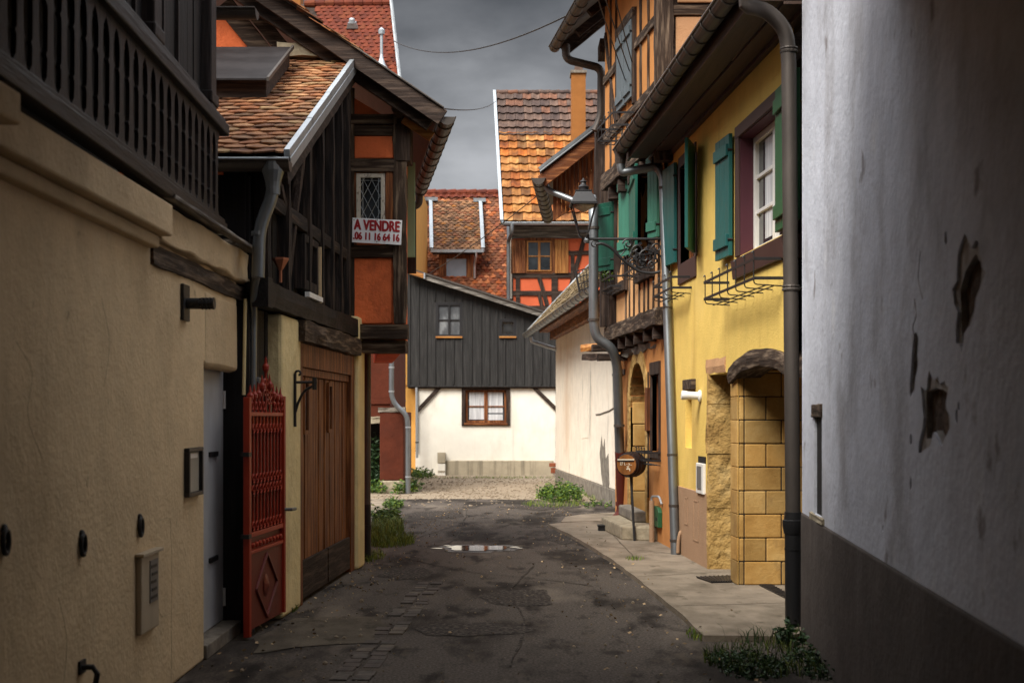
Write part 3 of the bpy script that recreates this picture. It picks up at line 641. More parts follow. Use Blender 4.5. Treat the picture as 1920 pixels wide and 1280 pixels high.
# roof: eave towards the camera, rising away to the gable behind it
E0 = Vector((-1.61, 9.22, 3.46)); Vv = Vector((0, 4.05, 1.81)); VL = Vv.length; rf = None
mb = MB(); slab(mb, E0+Vector((-3.4,0,-.02)), (1,0,0), Vv, 3.38, VL, .09); rf = mb.build('roof', M_dw['x'], h)
mb = MB(); tiles(mb, E0+Vector((-3.4,-.02,0)), (1,0,0), Vv, 3.36, VL, .165, .150, jit=.003, curve=.007, thick=.013); mb.build('roof_tiles', M_tile_old, rf)
vd = Vv.normalized(); vn = Vector((0,-vd.z,vd.y))
mb = MB(); o_ = E0 + vd*-.06
for k in range(4):
    a, b = o_ + vd*(VL*1.02*k/4), o_ + vd*(VL*1.02*(k+1.03)/4)
    mb.hexa([p+vn*q+Vector((x,0,0)) for q in (.0,.06+.004*k) for p,x in ((a,-.022),(a,.022),(b,.022),(b,-.022))])
mb.hexa([p+vn*q+Vector((x,0,0)) for q in (-.08,-.002) for p,x in ((o_,.018),(o_,.026),(o_+vd*VL,.026),(o_+vd*VL,.018))])
mb.build('verge_flashing', M_zincl, rf, .003)
mb = MB().beam(E0+Vector((-.03,.0,-.13)), E0+Vv+Vector((-.03,0,-.13)), .05, .17, vn, .003); mb.build('barge_board', M_dw['y'], rf)
mb = MB().plbeam(Front(13.2), -2.4, -1.75, 5.26, 5.40, -.12, .13, .025); mb.build('ridge_mortar', M_mortar, rf, smooth=True)
gt = MB().gutter((-4.8,9.13,3.40),(-1.585,9.13,3.40),.075,beads=0).build('gutter', M_zincd, h)
MB().tube([(-4.8,9.052,3.405),(-1.58,9.052,3.405)],.011,8).build('gutter_lip', M_zincl, gt)
Yp = 9.13
pp = [PX(512,300,Yp), PX(512,362,Yp), PX(486,430,Yp), PX(484,520,Yp)]
mb = MB().tube(round_path([PX(513,306,Yp),PX(513,318,Yp)]+pp[1:], .10), .046, 14); dp = mb.build('downpipe', M_zinc, h, smooth=True)
MB().lathe(PX(512,297,Yp),(0,0,-1),[(0,.082),(.09,.080),(.17,.056),(.20,.052),(.26,.050)],14).lathe(PX(512,362,Yp)+Vector((0,0,.02)),(0,0,1),[(0,.05),(.04,.051)],14).lathe(PX(484,434,Yp),(0,0,-1),[(0,.05),(.03,.051)],14).build('pipe_collar', M_zinc, dp)
Yq = 9.45
mb = MB().tube(round_path([PX(484,505,9.2), PX(475,545,9.35), PX(475,600,Yq), PX(474,740,Yq)], .08), .028, 12); mb.tube([PX(474,741,Yq), PX(472,1190,Yq)], .025, 10); mb.build('drainpipe', M_zinc, h, smooth=True)
MB().tube([PX(460,560,9.37),PX(457,740,9.37)], .013, 8).build('conduit', M_pillar, h)
# roof light: a raised dark glazed box on the lean-to
a0 = Vector((-2.13,11.15,0)); zt = lambda y: 3.46+(y-9.22)*.4469
sk = MB().hexa([Vector((x,y,zt(y)+q)) for q in (.03,.20) for x,y in ((-4.6,11.15),(-2.14,11.15),(-2.21,12.72),(-4.6,12.72))]).build('roof_light', M_dw['x'], rf, .006)
MB().hexa([Vector((x,y,zt(y)+q)) for q in (.201,.222) for x,y in ((-4.6,11.06),(-2.12,11.06),(-2.20,12.76),(-4.6,12.76))]).build('glazing', M_solar, sk, .004)
MB().hexa([Vector((x,y,zt(y)+q)) for q in (.20,.235) for x,y in ((-2.118,11.04),(-2.095,11.04),(-2.175,12.78),(-2.198,12.78))]).build('frame_edge', M_zincd, sk)
# garage gate: two boarded leaves
mb = MB().box(L,10.66,10.78,0,2.2,-.12,-.012).box(L,13.02,13.215,0,2.2,-.12,-.012).box(L,10.78,13.02,2.0,2.2,-.12,-.012).box(L,10.78,13.02,1.93,1.998,-.12,-.035); mb.build('gate_frame', M_brown['z'], h, .006)
for u0, u1, us in ((10.79,11.88,11.02),(11.90,13.01,12.06)):
    mb = MB(); n_ = 9; wd = (u1-u0)/n_
    for k in range(n_):
        q = -.055+random.uniform(-.006,.006); mb.box(L, u0+k*wd, u0+(k+1)*wd-.008, .03, 1.925, -.10, q)
    lf = mb.build('gate_leaf', M_brown['z'], h, .005)
    MB().box(L,u0+.02,u1-.01,.04,.36,-.05,-.02).build('kick_board', M_dw['y'], lf, .006)
    sl_ = MB().box(L,us-.085,us-.06,1.43,1.90,-.05,-.028).box(L,us+.06,us+.085,1.43,1.90,-.05,-.028).box(L,us-.06,us+.06,1.865,1.90,-.05,-.028).box(L,us-.06,us+.06,1.43,1.465,-.05,-.028).build('peep_slot', M_brown['z'], lf)
    MB().box(L,us-.06,us+.06,1.465,1.865,-.05,-.044).build('dark_pane', M_glass, sl_)

# iron bracket on the pier
t = thing('iron_wall_bracket', 'empty scrolled black iron bracket on the yellow pier left of the garage gate', 'bracket', L.p(10.38,1.585,0))
e_n, e_z = Vector((1,0,0)), Vector((0,0,1)); q = lambda n_, z: L.p(10.38, z, n_)
mb = MB().tube([q(.012,1.50), q(.012,1.93)], .012, 8).tube(spiral(q(.04,1.93),.028,.010,180,-90,12,e_n,e_z), .010, 6); mb.build('upright', M_iron, t)
MB().tube([q(.012,1.86), q(.19,1.86)], .011, 8).tube([q(.17,1.80), q(.17,1.90)], .020, 8).build('arm', M_iron, t)
MB().tube(smooth_path([q(.015,1.62), q(.04,1.70), q(.09,1.79), q(.17,1.835)]), .011, 8).build('brace', M_iron, t)

# electricity box by the gate
t = thing('junction_box', 'small grey junction box with a round window, by the gate beside the drainpipe', 'electrical box', PX(475,745,9.5))
fb = Front(9.52)
MB().rbox(fb,464,486,707,744,-.05,.03).build('case', M_zinc, t, .008)
MB().lathe(fb.p((477-960)/F*9.5, fb.z(725), .03),(0,-1,0),[(0,.045),(.008,.045),(.009,.03)],14).build('dial', M_glass, t)
MB().rbox(fb,461,467,694,750,-.04,.02).build('conduit', M_plastic, t)

# ------------------------------------------------------------------ red wrought gate
GT = Side(-1.79-.0957*10.0, .0957, +1)       # from (-1.88, 9.06) to (-1.79, 10.0)
t = thing('iron_gate', 'red wrought iron garden gate with scrolls and a diamond panel', 'gate', GT.p(9.5,0,0))
mb = MB().box(GT,9.05,9.10,.02,1.72,-.02,.025).box(GT,9.955,10.0,.06,1.74,-.02,.025).box(GT,9.10,9.955,1.585,1.615,-.015,.018).box(GT,9.10,9.955,.72,.755,-.015,.018).box(GT,9.10,9.955,.60,.625,-.015,.018); mb.build('gate_frame', M_redp, t, .004)
MB().box(GT,9.10,9.955,.05,1.60,-.018,-.010).build('backing_sheet', M_redd, t)
MB().box(GT,9.10,9.955,.06,.60,-.0095,.006).build('panel', M_redd, t)
zc, uc = .33, 9.53
dm = [GT.p(uc,zc+.235,.012), GT.p(uc+.27,zc,.012), GT.p(uc,zc-.235,.012), GT.p(uc-.27,zc,.012)]
mb = MB()
for a, b in zip(dm, dm[1:]+dm[:1]): mb.beam(a, b, .022, .02, (1,0,0), 0, 1)
mb.build('diamond_moulding', M_redd, t)
mb = MB().lathe(GT.p(uc,zc,.004),(1,0,0),[(0,.09),(.008,.07),(.018,.03),(.024,.01)],10); mb.build('rosette', M_redd, t)
nb = 10
for k in range(nb):
    u = 9.135 + k*(.79/(nb-1)); MB().tube([GT.p(u,.756,0), GT.p(u,1.585,0)], .009, 6).build('bar', M_redp, t)
    if k < nb-1:
        um = u + .044; ey, ez = Vector((GT.b,1,0)).normalized(), Vector((0,0,1))
        mb = MB()
        for z, s_ in ((1.50,1),(1.14,1),(1.06,-1),(.80,1)):
            mb.tube(spiral(GT.p(um,z,.012),.040,.008,-90*s_,330*s_,16,ey,ez*s_), .008, 5, False)
        mb.tube([GT.p(um,1.50,.01), GT.p(um,1.585,.01)],.007,5).lathe(GT.p(um,.66,.012),(1,0,0),[(-.01,.022),(.006,.022),(.014,.010)],8)
        mb.build('scroll', M_redp, t)
for k, hh in enumerate((.09,.10,.12,.20,.40,.22,.12,.10,.09)):
    u = 9.15 + k*.097; z0 = 1.615
    mb = MB().tube([GT.p(u,z0,0), GT.p(u,z0+hh,0)], .010, 6).lathe(GT.p(u,z0+hh*.72,0),(0,0,1),[(0,.008),(.03,.024),(.055,.026),(.075,.012),(.13,.002)],8)
    if hh > .2:
        for z_ in (.35,.55): mb.tube(spiral(GT.p(u+.03,z0+hh*z_,.0),.032,.010,180,-160,12,ey,ez), .008, 5, False).tube(spiral(GT.p(u-.03,z0+hh*z_,.0),.032,.010,0,340,12,ey,ez), .008, 5, False)
    else: mb.tube(spiral(GT.p(u,z0+.05,.012),.036,.010,-90,240,12,ey,ez), .008, 5, False)
    mb.build('finial', M_redp, t)
MB().tube([GT.p(9.97,.86,.02), GT.p(9.97,.86,.075), GT.p(10.05,.86,.085)], .013, 8).build('handle', M_zinc, t)
for z in (1.30,.72): MB().box(GT,9.02,9.085,z,z+.03,-.03,.03).build('hinge', M_iron, t)

# ================================================================== LEFT 3: the orange gabled house with the jettied front
O = Front(13.45)
M_shpale = paint('faded_green_paint', (.22,.36,.22), .6)
h = thing('gabled_house', 'brick orange half-timbered house with jettied gable and leaded window carrying a sale sign', 'house', (-1.6, 14.5, 0))
OS = Side(.6285, -.13, +1); OG = Side(.138, -.13, +1)
mb = MB().pprism(O, [(-6,2.30),(-1.12,2.30),(-1.12,4.60),(-6,7.55)], -.25, 0); mb.build('gable_wall', M_red, h)
mb = MB().box(OS, 13.71, 17.3, 2.30, 4.60, -.25, 0); mb.build('street_wall', M_red, h)
mb = MB().box(OG, 13.62, 17.3, 0, 2.30, -.3, 0).box(OG, 13.62,17.3,0,4.3,-4,-.35); mb.build('ground_floor_wall', M_red, h)
mb = MB().rbox(O,658,735,482,607,0,.035).rbox(O,664,737,255,297,0,.030); mb.build('plaster_panel', M_red, h, .018)
mb = MB().rbeam(O,650,664,165,640,0,.06,.006).rbeam(O,737,762,215,606,0,.085,.010); mb.build('post', M_old['z'], h)
mb = MB().rbeam(O,650,748,213,233,0,.07,.006).rbeam(O,655,740,234,254,0,.045,.005).rbeam(O,656,746,297,322,0,.07,.007).rbeam(O,658,740,459,483,0,.075,.008); mb.build('rail', M_old['x'], h)
mb = MB().rbeam(O,655,764,607,636,-.04,.15,.010).rbeam(O,660,760,637,661,-.3,.09,.010); mb.build('sill_beam', M_old['x'], h)
mb = MB().rbeam(O,723,737,322,459,0,.05,.004).rbeam(O,662,669,322,459,0,.03,.004).rbeam(O,669,723,316,324,0,.045,.003); mb.build('window_jamb', M_brown['z'], h)
wd = MB().rbox(O,668,676,325,440,0,.04).rbox(O,714,722,325,440,0,.04).rbox(O,676,714,325,333,0,.04).rbox(O,676,714,432,440,0,.04).build('leaded_window', M_wold, h, .004)
MB().rbox(O,676,714,333,432,0,.012).build('pane', M_glass, wd)
x0,x1,z0,z1 = rect(O,676,714,333,432,.018); mb = MB()
def clipseg(p, q):
    (ax,az),(bx,bz) = p,q; t0,t1 = 0,1
    for a_,d_,lo,hi in ((ax,bx-ax,x0,x1),(az,bz-az,z0,z1)):
        if abs(d_)<1e-9: continue
        ta,tb = (lo-a_)/d_,(hi-a_)/d_; t0,t1 = max(t0,min(ta,tb)),min(t1,max(ta,tb))
    return None if t1-t0<.02 else ((ax+(bx-ax)*t0,az+(bz-az)*t0),(ax+(bx-ax)*t1,az+(bz-az)*t1))
dx_, dz_ = (x1-x0)*.40, (z1-z0)*.305
for k in range(-4,9):
    for s_ in (1,-1):
        a = (x0+(k)*dx_+ (dx_*.25), z0 if s_>0 else z1); b = (a[0]+6*dx_, a[1]+s_*6*dz_)
        g = clipseg(a,b)
        if g: mb.tube([O.p(g[0][0],g[0][1],.016),O.p(g[1][0],g[1][1],.016)], .0032, 4)
for xx in (x0+.025, x1-.025): mb.tube([O.p(xx,z0,.016),O.p(xx,z1,.016)], .0035, 4)
mb.tube([O.p(x0,z1-.03,.016),O.p(x1,z1-.03,.016)], .0035, 4); mb.build('lead_cames', M_zincl, wd)
# purlin end, barge boards, roof
MB().lathe(Vector((O.U(749),13.5,O.z(215))),(0,-1,0),[(0,.055),(.36,.058),(.37,.05)],12).build('purlin', M_old['y'], h)
MB().rbox(O,741,770,232,302,-.2,.10).build('bracket_block', M_dw['z'], h, .01)
RL0, RL1 = Vector((-.72,12.92,4.63)), Vector((-1.28,17.2,4.63)); up = Vector((-4.6,0,3.13))
mb = MB().hexa([RL0+Vector((0,0,-.02)), RL1+Vector((0,0,-.02)), RL1+up+Vector((0,0,-.02)), RL0+up+Vector((0,0,-.02)), RL0+Vector((0,0,.05)), RL1+Vector((0,0,.05)), RL1+up+Vector((0,0,.05)), RL0+up+Vector((0,0,.05))]); rf = mb.build('roof', M_soff, h)
mb = MB(); U_ = (RL1-RL0); tiles(mb, RL0+Vector((-.0,.02,.06)), U_, up - U_.normalized()*up.dot(U_.normalized()), U_.length-.05, 5.3, .18, .16, jit=.008); mb.build('roof_tiles', M_tile_old, rf)
upn = up.normalized(); un = Vector((upn.z*-1,0,upn.x))*-1
mb = MB().beam(Vector((-.70,12.89,4.585)), Vector((-.70,12.89,4.585))+up, .05, .17, un, .003).beam(Vector((-.84,13.08,4.555)), Vector((-.84,13.08,4.555))+up, .09, .13, un, .004); mb.build('barge_board', M_dw['x'], rf)
mb = MB().beam(Vector((-.69,12.88,4.685)), Vector((-.69,12.88,4.685))+up, .09, .018, un, .001); mb.build('verge_strip', M_zincd, rf)
mb = MB().beam(O.p(-.83,4.47,.2), O.p(-1.12,4.66,.2), .05, .10, (0,0,1), .003); mb.build('rafter_tail', M_honey['x'], rf)
g0, g1 = Vector((-.655,12.90,4.60)), Vector((-1.225,17.0,4.57)); gt = MB().gutter(g0, g1, .082, beads=11).build('gutter', M_zincd, h, smooth=False)
mb = MB().tube(round_path([g1+Vector((-.0,-.12,-.03)), g1+Vector((0,-.12,-.20)), g1+Vector((-.30,-.12,-.28)), g1+Vector((-.42,-.12,-.30))], .06), .05, 12); mb.build('gutter_elbow', M_zincd, h, smooth=True)
MB().abox(-1.20,-1.084,14.30,14.335,3.36,4.42).build('shutter', M_shpale, h, .004)
MB().abox(-1.215,-1.085,14.48,14.52,3.2,3.95).build('shutter', M_dw['z'], h, .004)
mb = MB().tube([PX(689,662,14.1), PX(688,945,14.1)], .040, 12); dp = mb.build('downpipe', M_zincd, h, smooth=True)
MB().tube([PX(688,945,14.1), PX(688,1052,14.1)], .044, 12).lathe(PX(688,992,14.1),(0,0,1),[(0,.05),(.05,.05)],12).build('cast_shoe', M_cast, dp)
# gable timbers above the lean-to
mb = MB().beam(O.p(-3.05,5.2,.03), O.p(-2.30,5.2,.03), .14, .14,(0,-1,0),.008); mb.build('tie_beam', M_old['x'], h)
mb = MB().beam(PX(420,8,13.4), PX(510,118,13.4), .19, .07, (0,-1,0), .006).beam(PX(470,18,13.38), PX(545,110,13.38), .15, .07, (0,-1,0), .006); mb.build('gable_brace', M_old['x'], h)

# the sale board
n_ = .17
sg = thing('sale_sign', 'white board reading A VENDRE in dark red, fixed below the leaded window', 'sign', O.p(O.U(707,n_), O.z(459,0,n_), n_))
cor = [PX(X,y,13.45-n_) for X,y in ((660,454),(752,459),(754,413),(661,408))]
MB().prism(cor, (0,.008,0)).build('board', M_sign, sg)
uxs = (cor[1]-cor[0]).normalized(); uzs = (cor[3]-cor[0]).normalized(); cc = (cor[0]+cor[1]+cor[2]+cor[3])/4 + Vector((0,-.003,0))
text('A VENDRE', .150, M_letter, sg, cc + uzs*.052, uxs, uzs, width=.468, bold=.006, ext=.002)
text('.06 11 16 64 16', .105, M_letter, sg, cc - uzs*.062 - uxs*.005, uxs, uzs, width=.475, bold=.0045, ext=.002)
mb = MB()
for a, b in ((.03,.1),(.5,.06),(.97,.12),(.5,.95),(.78,.42)): mb.lathe(cor[3].lerp(cor[2],a)-uzs*(.25*b)+Vector((0,-.001,0)),(0,-1,0),[(0,.006),(.003,.005)],8)
mb.build('screw', M_dkgreen, sg)

# ================================================================== FAR END
# red house and ochre house on the left
h = thing('dark_red_house', 'dark red rendered house with a patched pier and grey downpipe, left before the white house', 'house', (-2.9, 27.5, 0))
FR = Front(27.0); FP = Front(26.4)
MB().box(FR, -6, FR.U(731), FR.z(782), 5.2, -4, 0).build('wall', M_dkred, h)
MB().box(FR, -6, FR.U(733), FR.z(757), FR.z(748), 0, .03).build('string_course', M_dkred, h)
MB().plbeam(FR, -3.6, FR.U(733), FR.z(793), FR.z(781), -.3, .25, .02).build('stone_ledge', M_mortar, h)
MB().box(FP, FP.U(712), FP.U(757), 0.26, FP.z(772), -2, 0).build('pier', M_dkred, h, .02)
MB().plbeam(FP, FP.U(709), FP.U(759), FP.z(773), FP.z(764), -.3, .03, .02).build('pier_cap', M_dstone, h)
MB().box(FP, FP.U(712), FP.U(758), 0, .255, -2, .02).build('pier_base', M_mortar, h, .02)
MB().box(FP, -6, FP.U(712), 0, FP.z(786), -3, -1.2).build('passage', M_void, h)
pp = [PX(734,600,26.2), PX(734,752,26.2), PX(763,778,26.2), PX(765,800,26.2), PX(765,925,26.2)]
dp = MB().tube(round_path(pp,.22,5), .052, 12).build('downpipe', M_zinc, h, smooth=True)
for y,X in ((690,734),(735,734),(802,765),(895,765)): MB().lathe(PX(X,y,26.2),(0,0,1),[(0,.06),(.03,.06)],12).build('pipe_collar', M_zincl, dp)

FY = Front(35.2)
h = thing('ochre_house', 'tall ochre house with a steep red tile roof rising behind the gabled house', 'house', (-4.5, 36, 0))
MB().box(FY, -9, FY.U(779), 0, 8.2, -5, 0).build('wall', M_yfar, h)
MB().box(FY, FY.U(728), FY.U(779), FY.z(722), FY.z(719), 0, .03).build('string_course', M_yfar, h)
dp = MB().tube([PX(757,630,34.95),PX(757,765,34.95)], .052, 12).build('downpipe', M_zinc, h, smooth=True)
for y in (706,752): MB().lathe(PX(757,y,34.95),(0,0,1),[(0,.065),(.04,.065)],12).build('pipe_collar', M_zincl, dp)
e0, e1 = PX(400,345,34.8), PX(770,345,34.8); r0, r1 = PX(571,8,38.8), PX(732,6,38.8)
Vv = Vector((0, 4.0, r1.z-e1.z)); hh = Vv.length; fR = lambda v: (e1.x-e0.x) + (r1.x-e1.x)*v/hh; fL = lambda v: (r0.x-.1-e0.x)*v/hh
mb = MB(); slab(mb, e0+Vector((0,.03,-.03)), (1,0,0), Vv, e1.x-e0.x, hh, .12, fL, fR); rf = mb.build('roof', M_dw['x'], h)
mb = MB(); tiles(mb, e0, (1,0,0), Vv, e1.x-e0.x, hh, .21, .155, left=fL, right=fR, jit=.004, curve=.03, skip=lambda u,v: v < hh*.30 or u < 2.2); mb.build('roof_tiles', M_tile_red, rf)
mb = MB(); ridge_tiles(mb, r0, r1, 9, .12); mb.build('ridge_tiles', M_tile_red, rf)
mb = MB().beam(e1+Vector((.03,-.05,0)), r1+Vector((.03,-.05,.02)), .10, .16, (0,-1,.6), .002); mb.build('verge_flashing', M_zinc, rf)
onr = lambda X, y: (lambda t: PX(X, y, t))(((e1.z-H) - (Vv.z/Vv.y)*34.8)/(((780-y)/F) - Vv.z/Vv.y))
q = onr(661,50)
mb = MB().hexa([q+Vector(p) for p in ((-.17,-.12,-.10),(.17,-.12,-.10),(.17,.25,.16),(-.17,.25,.16),(-.12,-.20,.04),(.12,-.20,.04),(.10,.15,.22),(-.10,.15,.22))]).lathe(q+Vector((0,-.12,.05)),(0,-.3,1),[(0,.10),(.12,.09),(.16,.05)],10); mb.build('roof_vent', M_zincl, rf)
q = onr(716,128)
mb = MB().lathe(q+Vector((0,-.1,-.05)),(0,0,1),[(0,.20),(.12,.12),(.3,.06),(.42,.045),(1.0,.045),(1.0,.09),(1.12,.10),(1.2,.02)],12); mb.build('vent_pipe', M_zincl, rf)
ch = MB().abox(PX(545,0,40).x, PX(567,0,40).x, 39.6, 40.2, 12, 15.6).build('chimney', M_chim, rf)
MB().abox(PX(543,0,40).x, PX(569,0,40).x, 39.5, 40.3, 15.6, 15.75).build('chimney_cap', M_conc, ch)

# clad white house closing the lane
K = Front(34.6)
h = thing('clad_house', 'white rendered house with charcoal board cladding above, closing the far end of the lane', 'house', (-.7, 36.5, 0))
xl, xr = K.U(779), K.U(1049); wx = rect(K,867,955,727,796)
mb = MB().holed(K, [(xl,0),(xr,0),(xr,2.6),(xl,2.6)], [[(wx[0],wx[2]),(wx[1],wx[2]),(wx[1],wx[3]),(wx[0],wx[3])]], 0, .14).box(K, xl, xr, 0, 2.6, -5, -.3); mb.build('wall', M_white, h)
poly = [(K.U(764),K.z(722)),(K.U(1050),K.z(722)),(K.U(1050),K.z(592)),(K.U(764),K.z(508))]
wa = rect(K,817,867,567,632,.1); wb = rect(K,936,968,598,632,.1)
rc = lambda r: [(r[0],r[2]),(r[1],r[2]),(r[1],r[3]),(r[0],r[3])]
cl = MB().holed(K, poly, [rc(wa), rc(wb)], .10, .12).pprism(K, poly, -4, -.2).build('cladding_boards', M_clad, h)
mb = MB(); X = 768.0; ztop = lambda x: poly[3][1] + (poly[2][1]-poly[3][1])*(x-poly[3][0])/(poly[2][0]-poly[3][0])
while X < 1050:
    x = K.U(X,.1)
    for (a,b) in ((poly[0][1]+.01, ztop(x)),):
        segs = [(a,b)]
        for r in (wa, wb):
            if r[0]-.03 < x < r[1]+.03: segs = [(a, r[2]-.06), (r[3]+.05, b)]
        for s0,s1 in segs:
            if s1-s0 > .05: mb.box(K, x-.016, x+.016, s0, s1, .101, .124+random.uniform(0,.006))
    X += random.uniform(14.5,18.5)
mb.build('batten', M_clad, cl)
MB().box(K, poly[0][0], poly[1][0], poly[0][1]-.045, poly[0][1], .0, .115).build('drip_board', M_clad, cl)
MB().rbox(K,765,1048,722,728,0,.06).build('sill_beam', M_dw['x'], h)
mb = MB().beam(K.p(K.U(783),K.z(770),.02),K.p(K.U(824),K.z(726),.02),.10,.06,(0,-1,0),.004).beam(K.p(K.U(1001),K.z(726),.02),K.p(K.U(1044),K.z(768),.02),.10,.06,(0,-1,0),.004); mb.build('brace', M_dw['x'], h)
mb = MB().rbeam(K,1042,1048,728,866,0,.05,.003).rbeam(K,779,784,728,846,0,.05,.003); mb.build('post', M_dw['z'], h)
def casement(pl, r, depth, frame, parent, cols=2, rows=2, fw=.05, sill=None, curtain=None, name='window', ft=.045, mull=.05, gm=None):
    u0,u1,z0,z1 = r; n0, n1 = -depth, -depth+ft
    mb = MB().box(pl,u0,u0+fw,z0,z1,n0,n1).box(pl,u1-fw,u1,z0,z1,n0,n1).box(pl,u0+fw,u1-fw,z1-fw,z1,n0,n1).box(pl,u0+fw,u1-fw,z0,z0+fw,n0,n1)
    iw = (u1-u0-2*fw); 
    for k in range(1,cols): mb.box(pl,u0+fw+iw*k/cols-mull/2,u0+fw+iw*k/cols+mull/2,z0+fw,z1-fw,n0,n1-.004)
    for k in range(1,rows):
        zz = z0+fw+(z1-z0-2*fw)*k/rows
        for c in range(cols):
            a = u0+fw+iw*c/cols + (mull/2 if c else 0); b = u0+fw+iw*(c+1)/cols - (mull/2 if c<cols-1 else 0)
            mb.box(pl,a,b,zz-.016,zz+.016,n0,n1-.012)
    o = mb.build(name, frame, parent, .003)
    MB().box(pl,u0+fw*.5,u1-fw*.5,z0+fw*.5,z1-fw*.5,n0-.02,n0+.006).build('pane', gm or M_glass, o)
    if curtain:
        for (a,b,c,d) in curtain:
            MB().box(pl,u0+(u1-u0)*a,u0+(u1-u0)*b,z0+(z1-z0)*c,z0+(z1-z0)*d,n0+.007,n0+.009).build('curtain', M_curtain, o)
    if sill: MB().box(pl,u0-.03,u1+.03,z0-.06,z0-.004,-depth,.05).build('sill', sill, o, .004)
    return o
k_ = rect(K,867,955,727,796)
o = MB().box(K,k_[0]-.02,k_[0]+.075,k_[2],k_[3],-.13,.035).box(K,k_[1]-.075,k_[1]+.02,k_[2],k_[3],-.13,.035).box(K,k_[0]-.02,k_[1]+.02,k_[3]-.05,k_[3]+.03,-.13,.032).box(K,k_[0]-.02,k_[1]+.02,k_[2]-.03,k_[2]+.05,-.13,.032).build('window_surround', M_dw['z'], h)
casement(K,(k_[0]+.08,k_[1]-.08,k_[2]+.055,k_[3]-.055),.10,M_brown['z'],h,2,2,.06,M_brown['x'],[(.09,.46,.5,.94),(.09,.46,.1,.48),(.54,.91,.5,.94),(.54,.91,.3,.48),(.54,.91,.08,.26)],mull=.10)
M_haze = mat('curtain_reflection_glass', [(.35,(.05,.055,.06)), (.55,(.10,.105,.11)), (.7,(.22,.23,.235))], 1.6, (2,2,1), 4, .12, 0, 0, spec=.5)  # grey mottling paints both curtains and reflections into the pane colour
casement(K,wa,-.055,M_iron,h,2,2,.075,None,None,mull=.05,gm=M_haze)
for r_ in (wa,wb): MB().box(K,r_[0],r_[1],r_[2]-.025,r_[2]+.025,.08,.15).build('window_sill', M_honey['x'], h, .004)
casement(K,wb,-.055,M_iron,h,1,1,.08,None)
# mono-pitch roof over the cladding
p0, p1 = PX(762,500,34.2), PX(1050,592,34.2); dr = (p1-p0)
mb = MB().hexa([p0+Vector((0,0,-.05)), p1+Vector((0,0,-.05)), p1+Vector((0,6,.25)), p0+Vector((0,6,.25)), p0, p1, p1+Vector((0,6,.30)), p0+Vector((0,6,.30))]); rf = mb.build('roof', M_zincd, h)
mb = MB().beam(p0+Vector((0,.06,-.10)), p1+Vector((0,.06,-.10)), .05, .16, (0,0,1), .005); mb.build('fascia_board', M_greyw['x'], rf)
a_, b_ = p0.lerp(p1,.01), p0.lerp(p1,.115); mb = MB().beam(a_+Vector((0,.02,-.10)), b_+Vector((0,.02,-.10)), .05, .12, (0,0,1), .003); mb.build('fresh_board', M_honey['x'], rf)
MB().abox(b_.x-.01,b_.x+.03,b_.y-.03,b_.y+.06,b_.z-.17,b_.z-.02).build('gutter_bracket', M_zincl, rf)
dp = MB().tube([PX(781,726,34.4),PX(782,858,34.4)], .035, 10).build('downpipe', M_zincl, h, smooth=True)
MB().lathe(PX(781.8,830,34.4),(0,0,1),[(0,.05),(.03,.05)],10).build('pipe_collar', M_iron, dp)
MB().rbox(K,836,1038,863,893,0,.14).build('concrete_plinth', M_concold, h, .015)
cp = thing('utility_pillar', 'short pale utility pillar against the white wall at the end of the plinth', 'utility box', K.p(K.U(828),0,.2))
MB().rbox(K,820,835,848,868,.01,.22).build('cover', M_concold, cp, .008)
MB().rbox(K,820.5,835,869,894,.01,.21).build('base', M_white, cp, .008)
MB().rbox(K,821,834.5,882,884,.21,.225).build('hinge_strip', M_concold, cp)
bs = thing('brick_stack', 'small stack of red bricks at the right end of the white house plinth', 'bricks', PX(1040,888,33.9))
for i,(X0,X1,y0,y1) in enumerate(((1030,1050,868,875),(1033,1052,877,887))): MB().rbox(Front(33.9),X0,X1,y0,y1,-.1,.12).build('brick', M_brick, bs, .01)

# roof with dormer behind it
D = Front(39.4)
h = thing('dormer_house', 'house with a mottled tile roof and a dormer window, behind the clad house', 'house', (-1.9, 41.5, 0))
e0, e1 = PX(690,566,39.0), PX(954,566,39.0); r0, r1 = PX(720,362,44.0), PX(948,362,44.0); Vv = Vector((0,5.0,r0.z-e0.z)); hh = Vv.length
fL = lambda v: (r0.x-e0.x)*v/hh; fR = lambda v: (e1.x-e0.x)+(r1.x-e1.x)*v/hh
MB().abox(e0.x+.2, e1.x-.2, 39.3, 44, 0, e0.z-.05).build('wall', M_yfar, h)
mb = MB(); slab(mb, e0+Vector((0,.03,-.03)), (1,0,0), Vv, e1.x-e0.x, hh, .12, fL, fR); rf = mb.build('roof', M_dw['x'], h)
mb = MB(); tiles(mb, e0, (1,0,0), Vv, e1.x-e0.x, hh, .185, .16, left=fL, right=fR, jit=.006, curve=.02, skip=lambda u,v: u < 1.2); mb.build('roof_tiles', M_tile_mix, rf)
mb = MB(); ridge_tiles(mb, r0, r1, 12, .13); mb.build('ridge_tiles', M_tile_red, rf)
mb = MB(); tiles(mb, e0+Vv*.945+Vector((0,-.03,.02)), (1,0,0), Vv, r1.x-e0.x, hh*.05, .26, .2, left=lambda v:1.4, style='wave', curve=.03); mb.build('ridge_course', M_tile_red, rf)
d0, d1 = PX(811,470,39.8), PX(904,470,39.8); t0, t1 = PX(809,378,43.5), PX(899,380,43.5)
dm_ = thing  # (dormer is a part of the roof)
dV = Vector((0,3.7,t0.z-d0.z)); dh = dV.length; dL = lambda v: (t0.x-d0.x)*v/dh; dR = lambda v: (d1.x-d0.x)+(t1.x-d1.x)*v/dh
mb = MB(); slab(mb, d0+Vector((0,.02,-.02)), (1,0,0), dV, d1.x-d0.x, dh, .10, dL, dR); dor = mb.build('dormer', M_dw['x'], h)
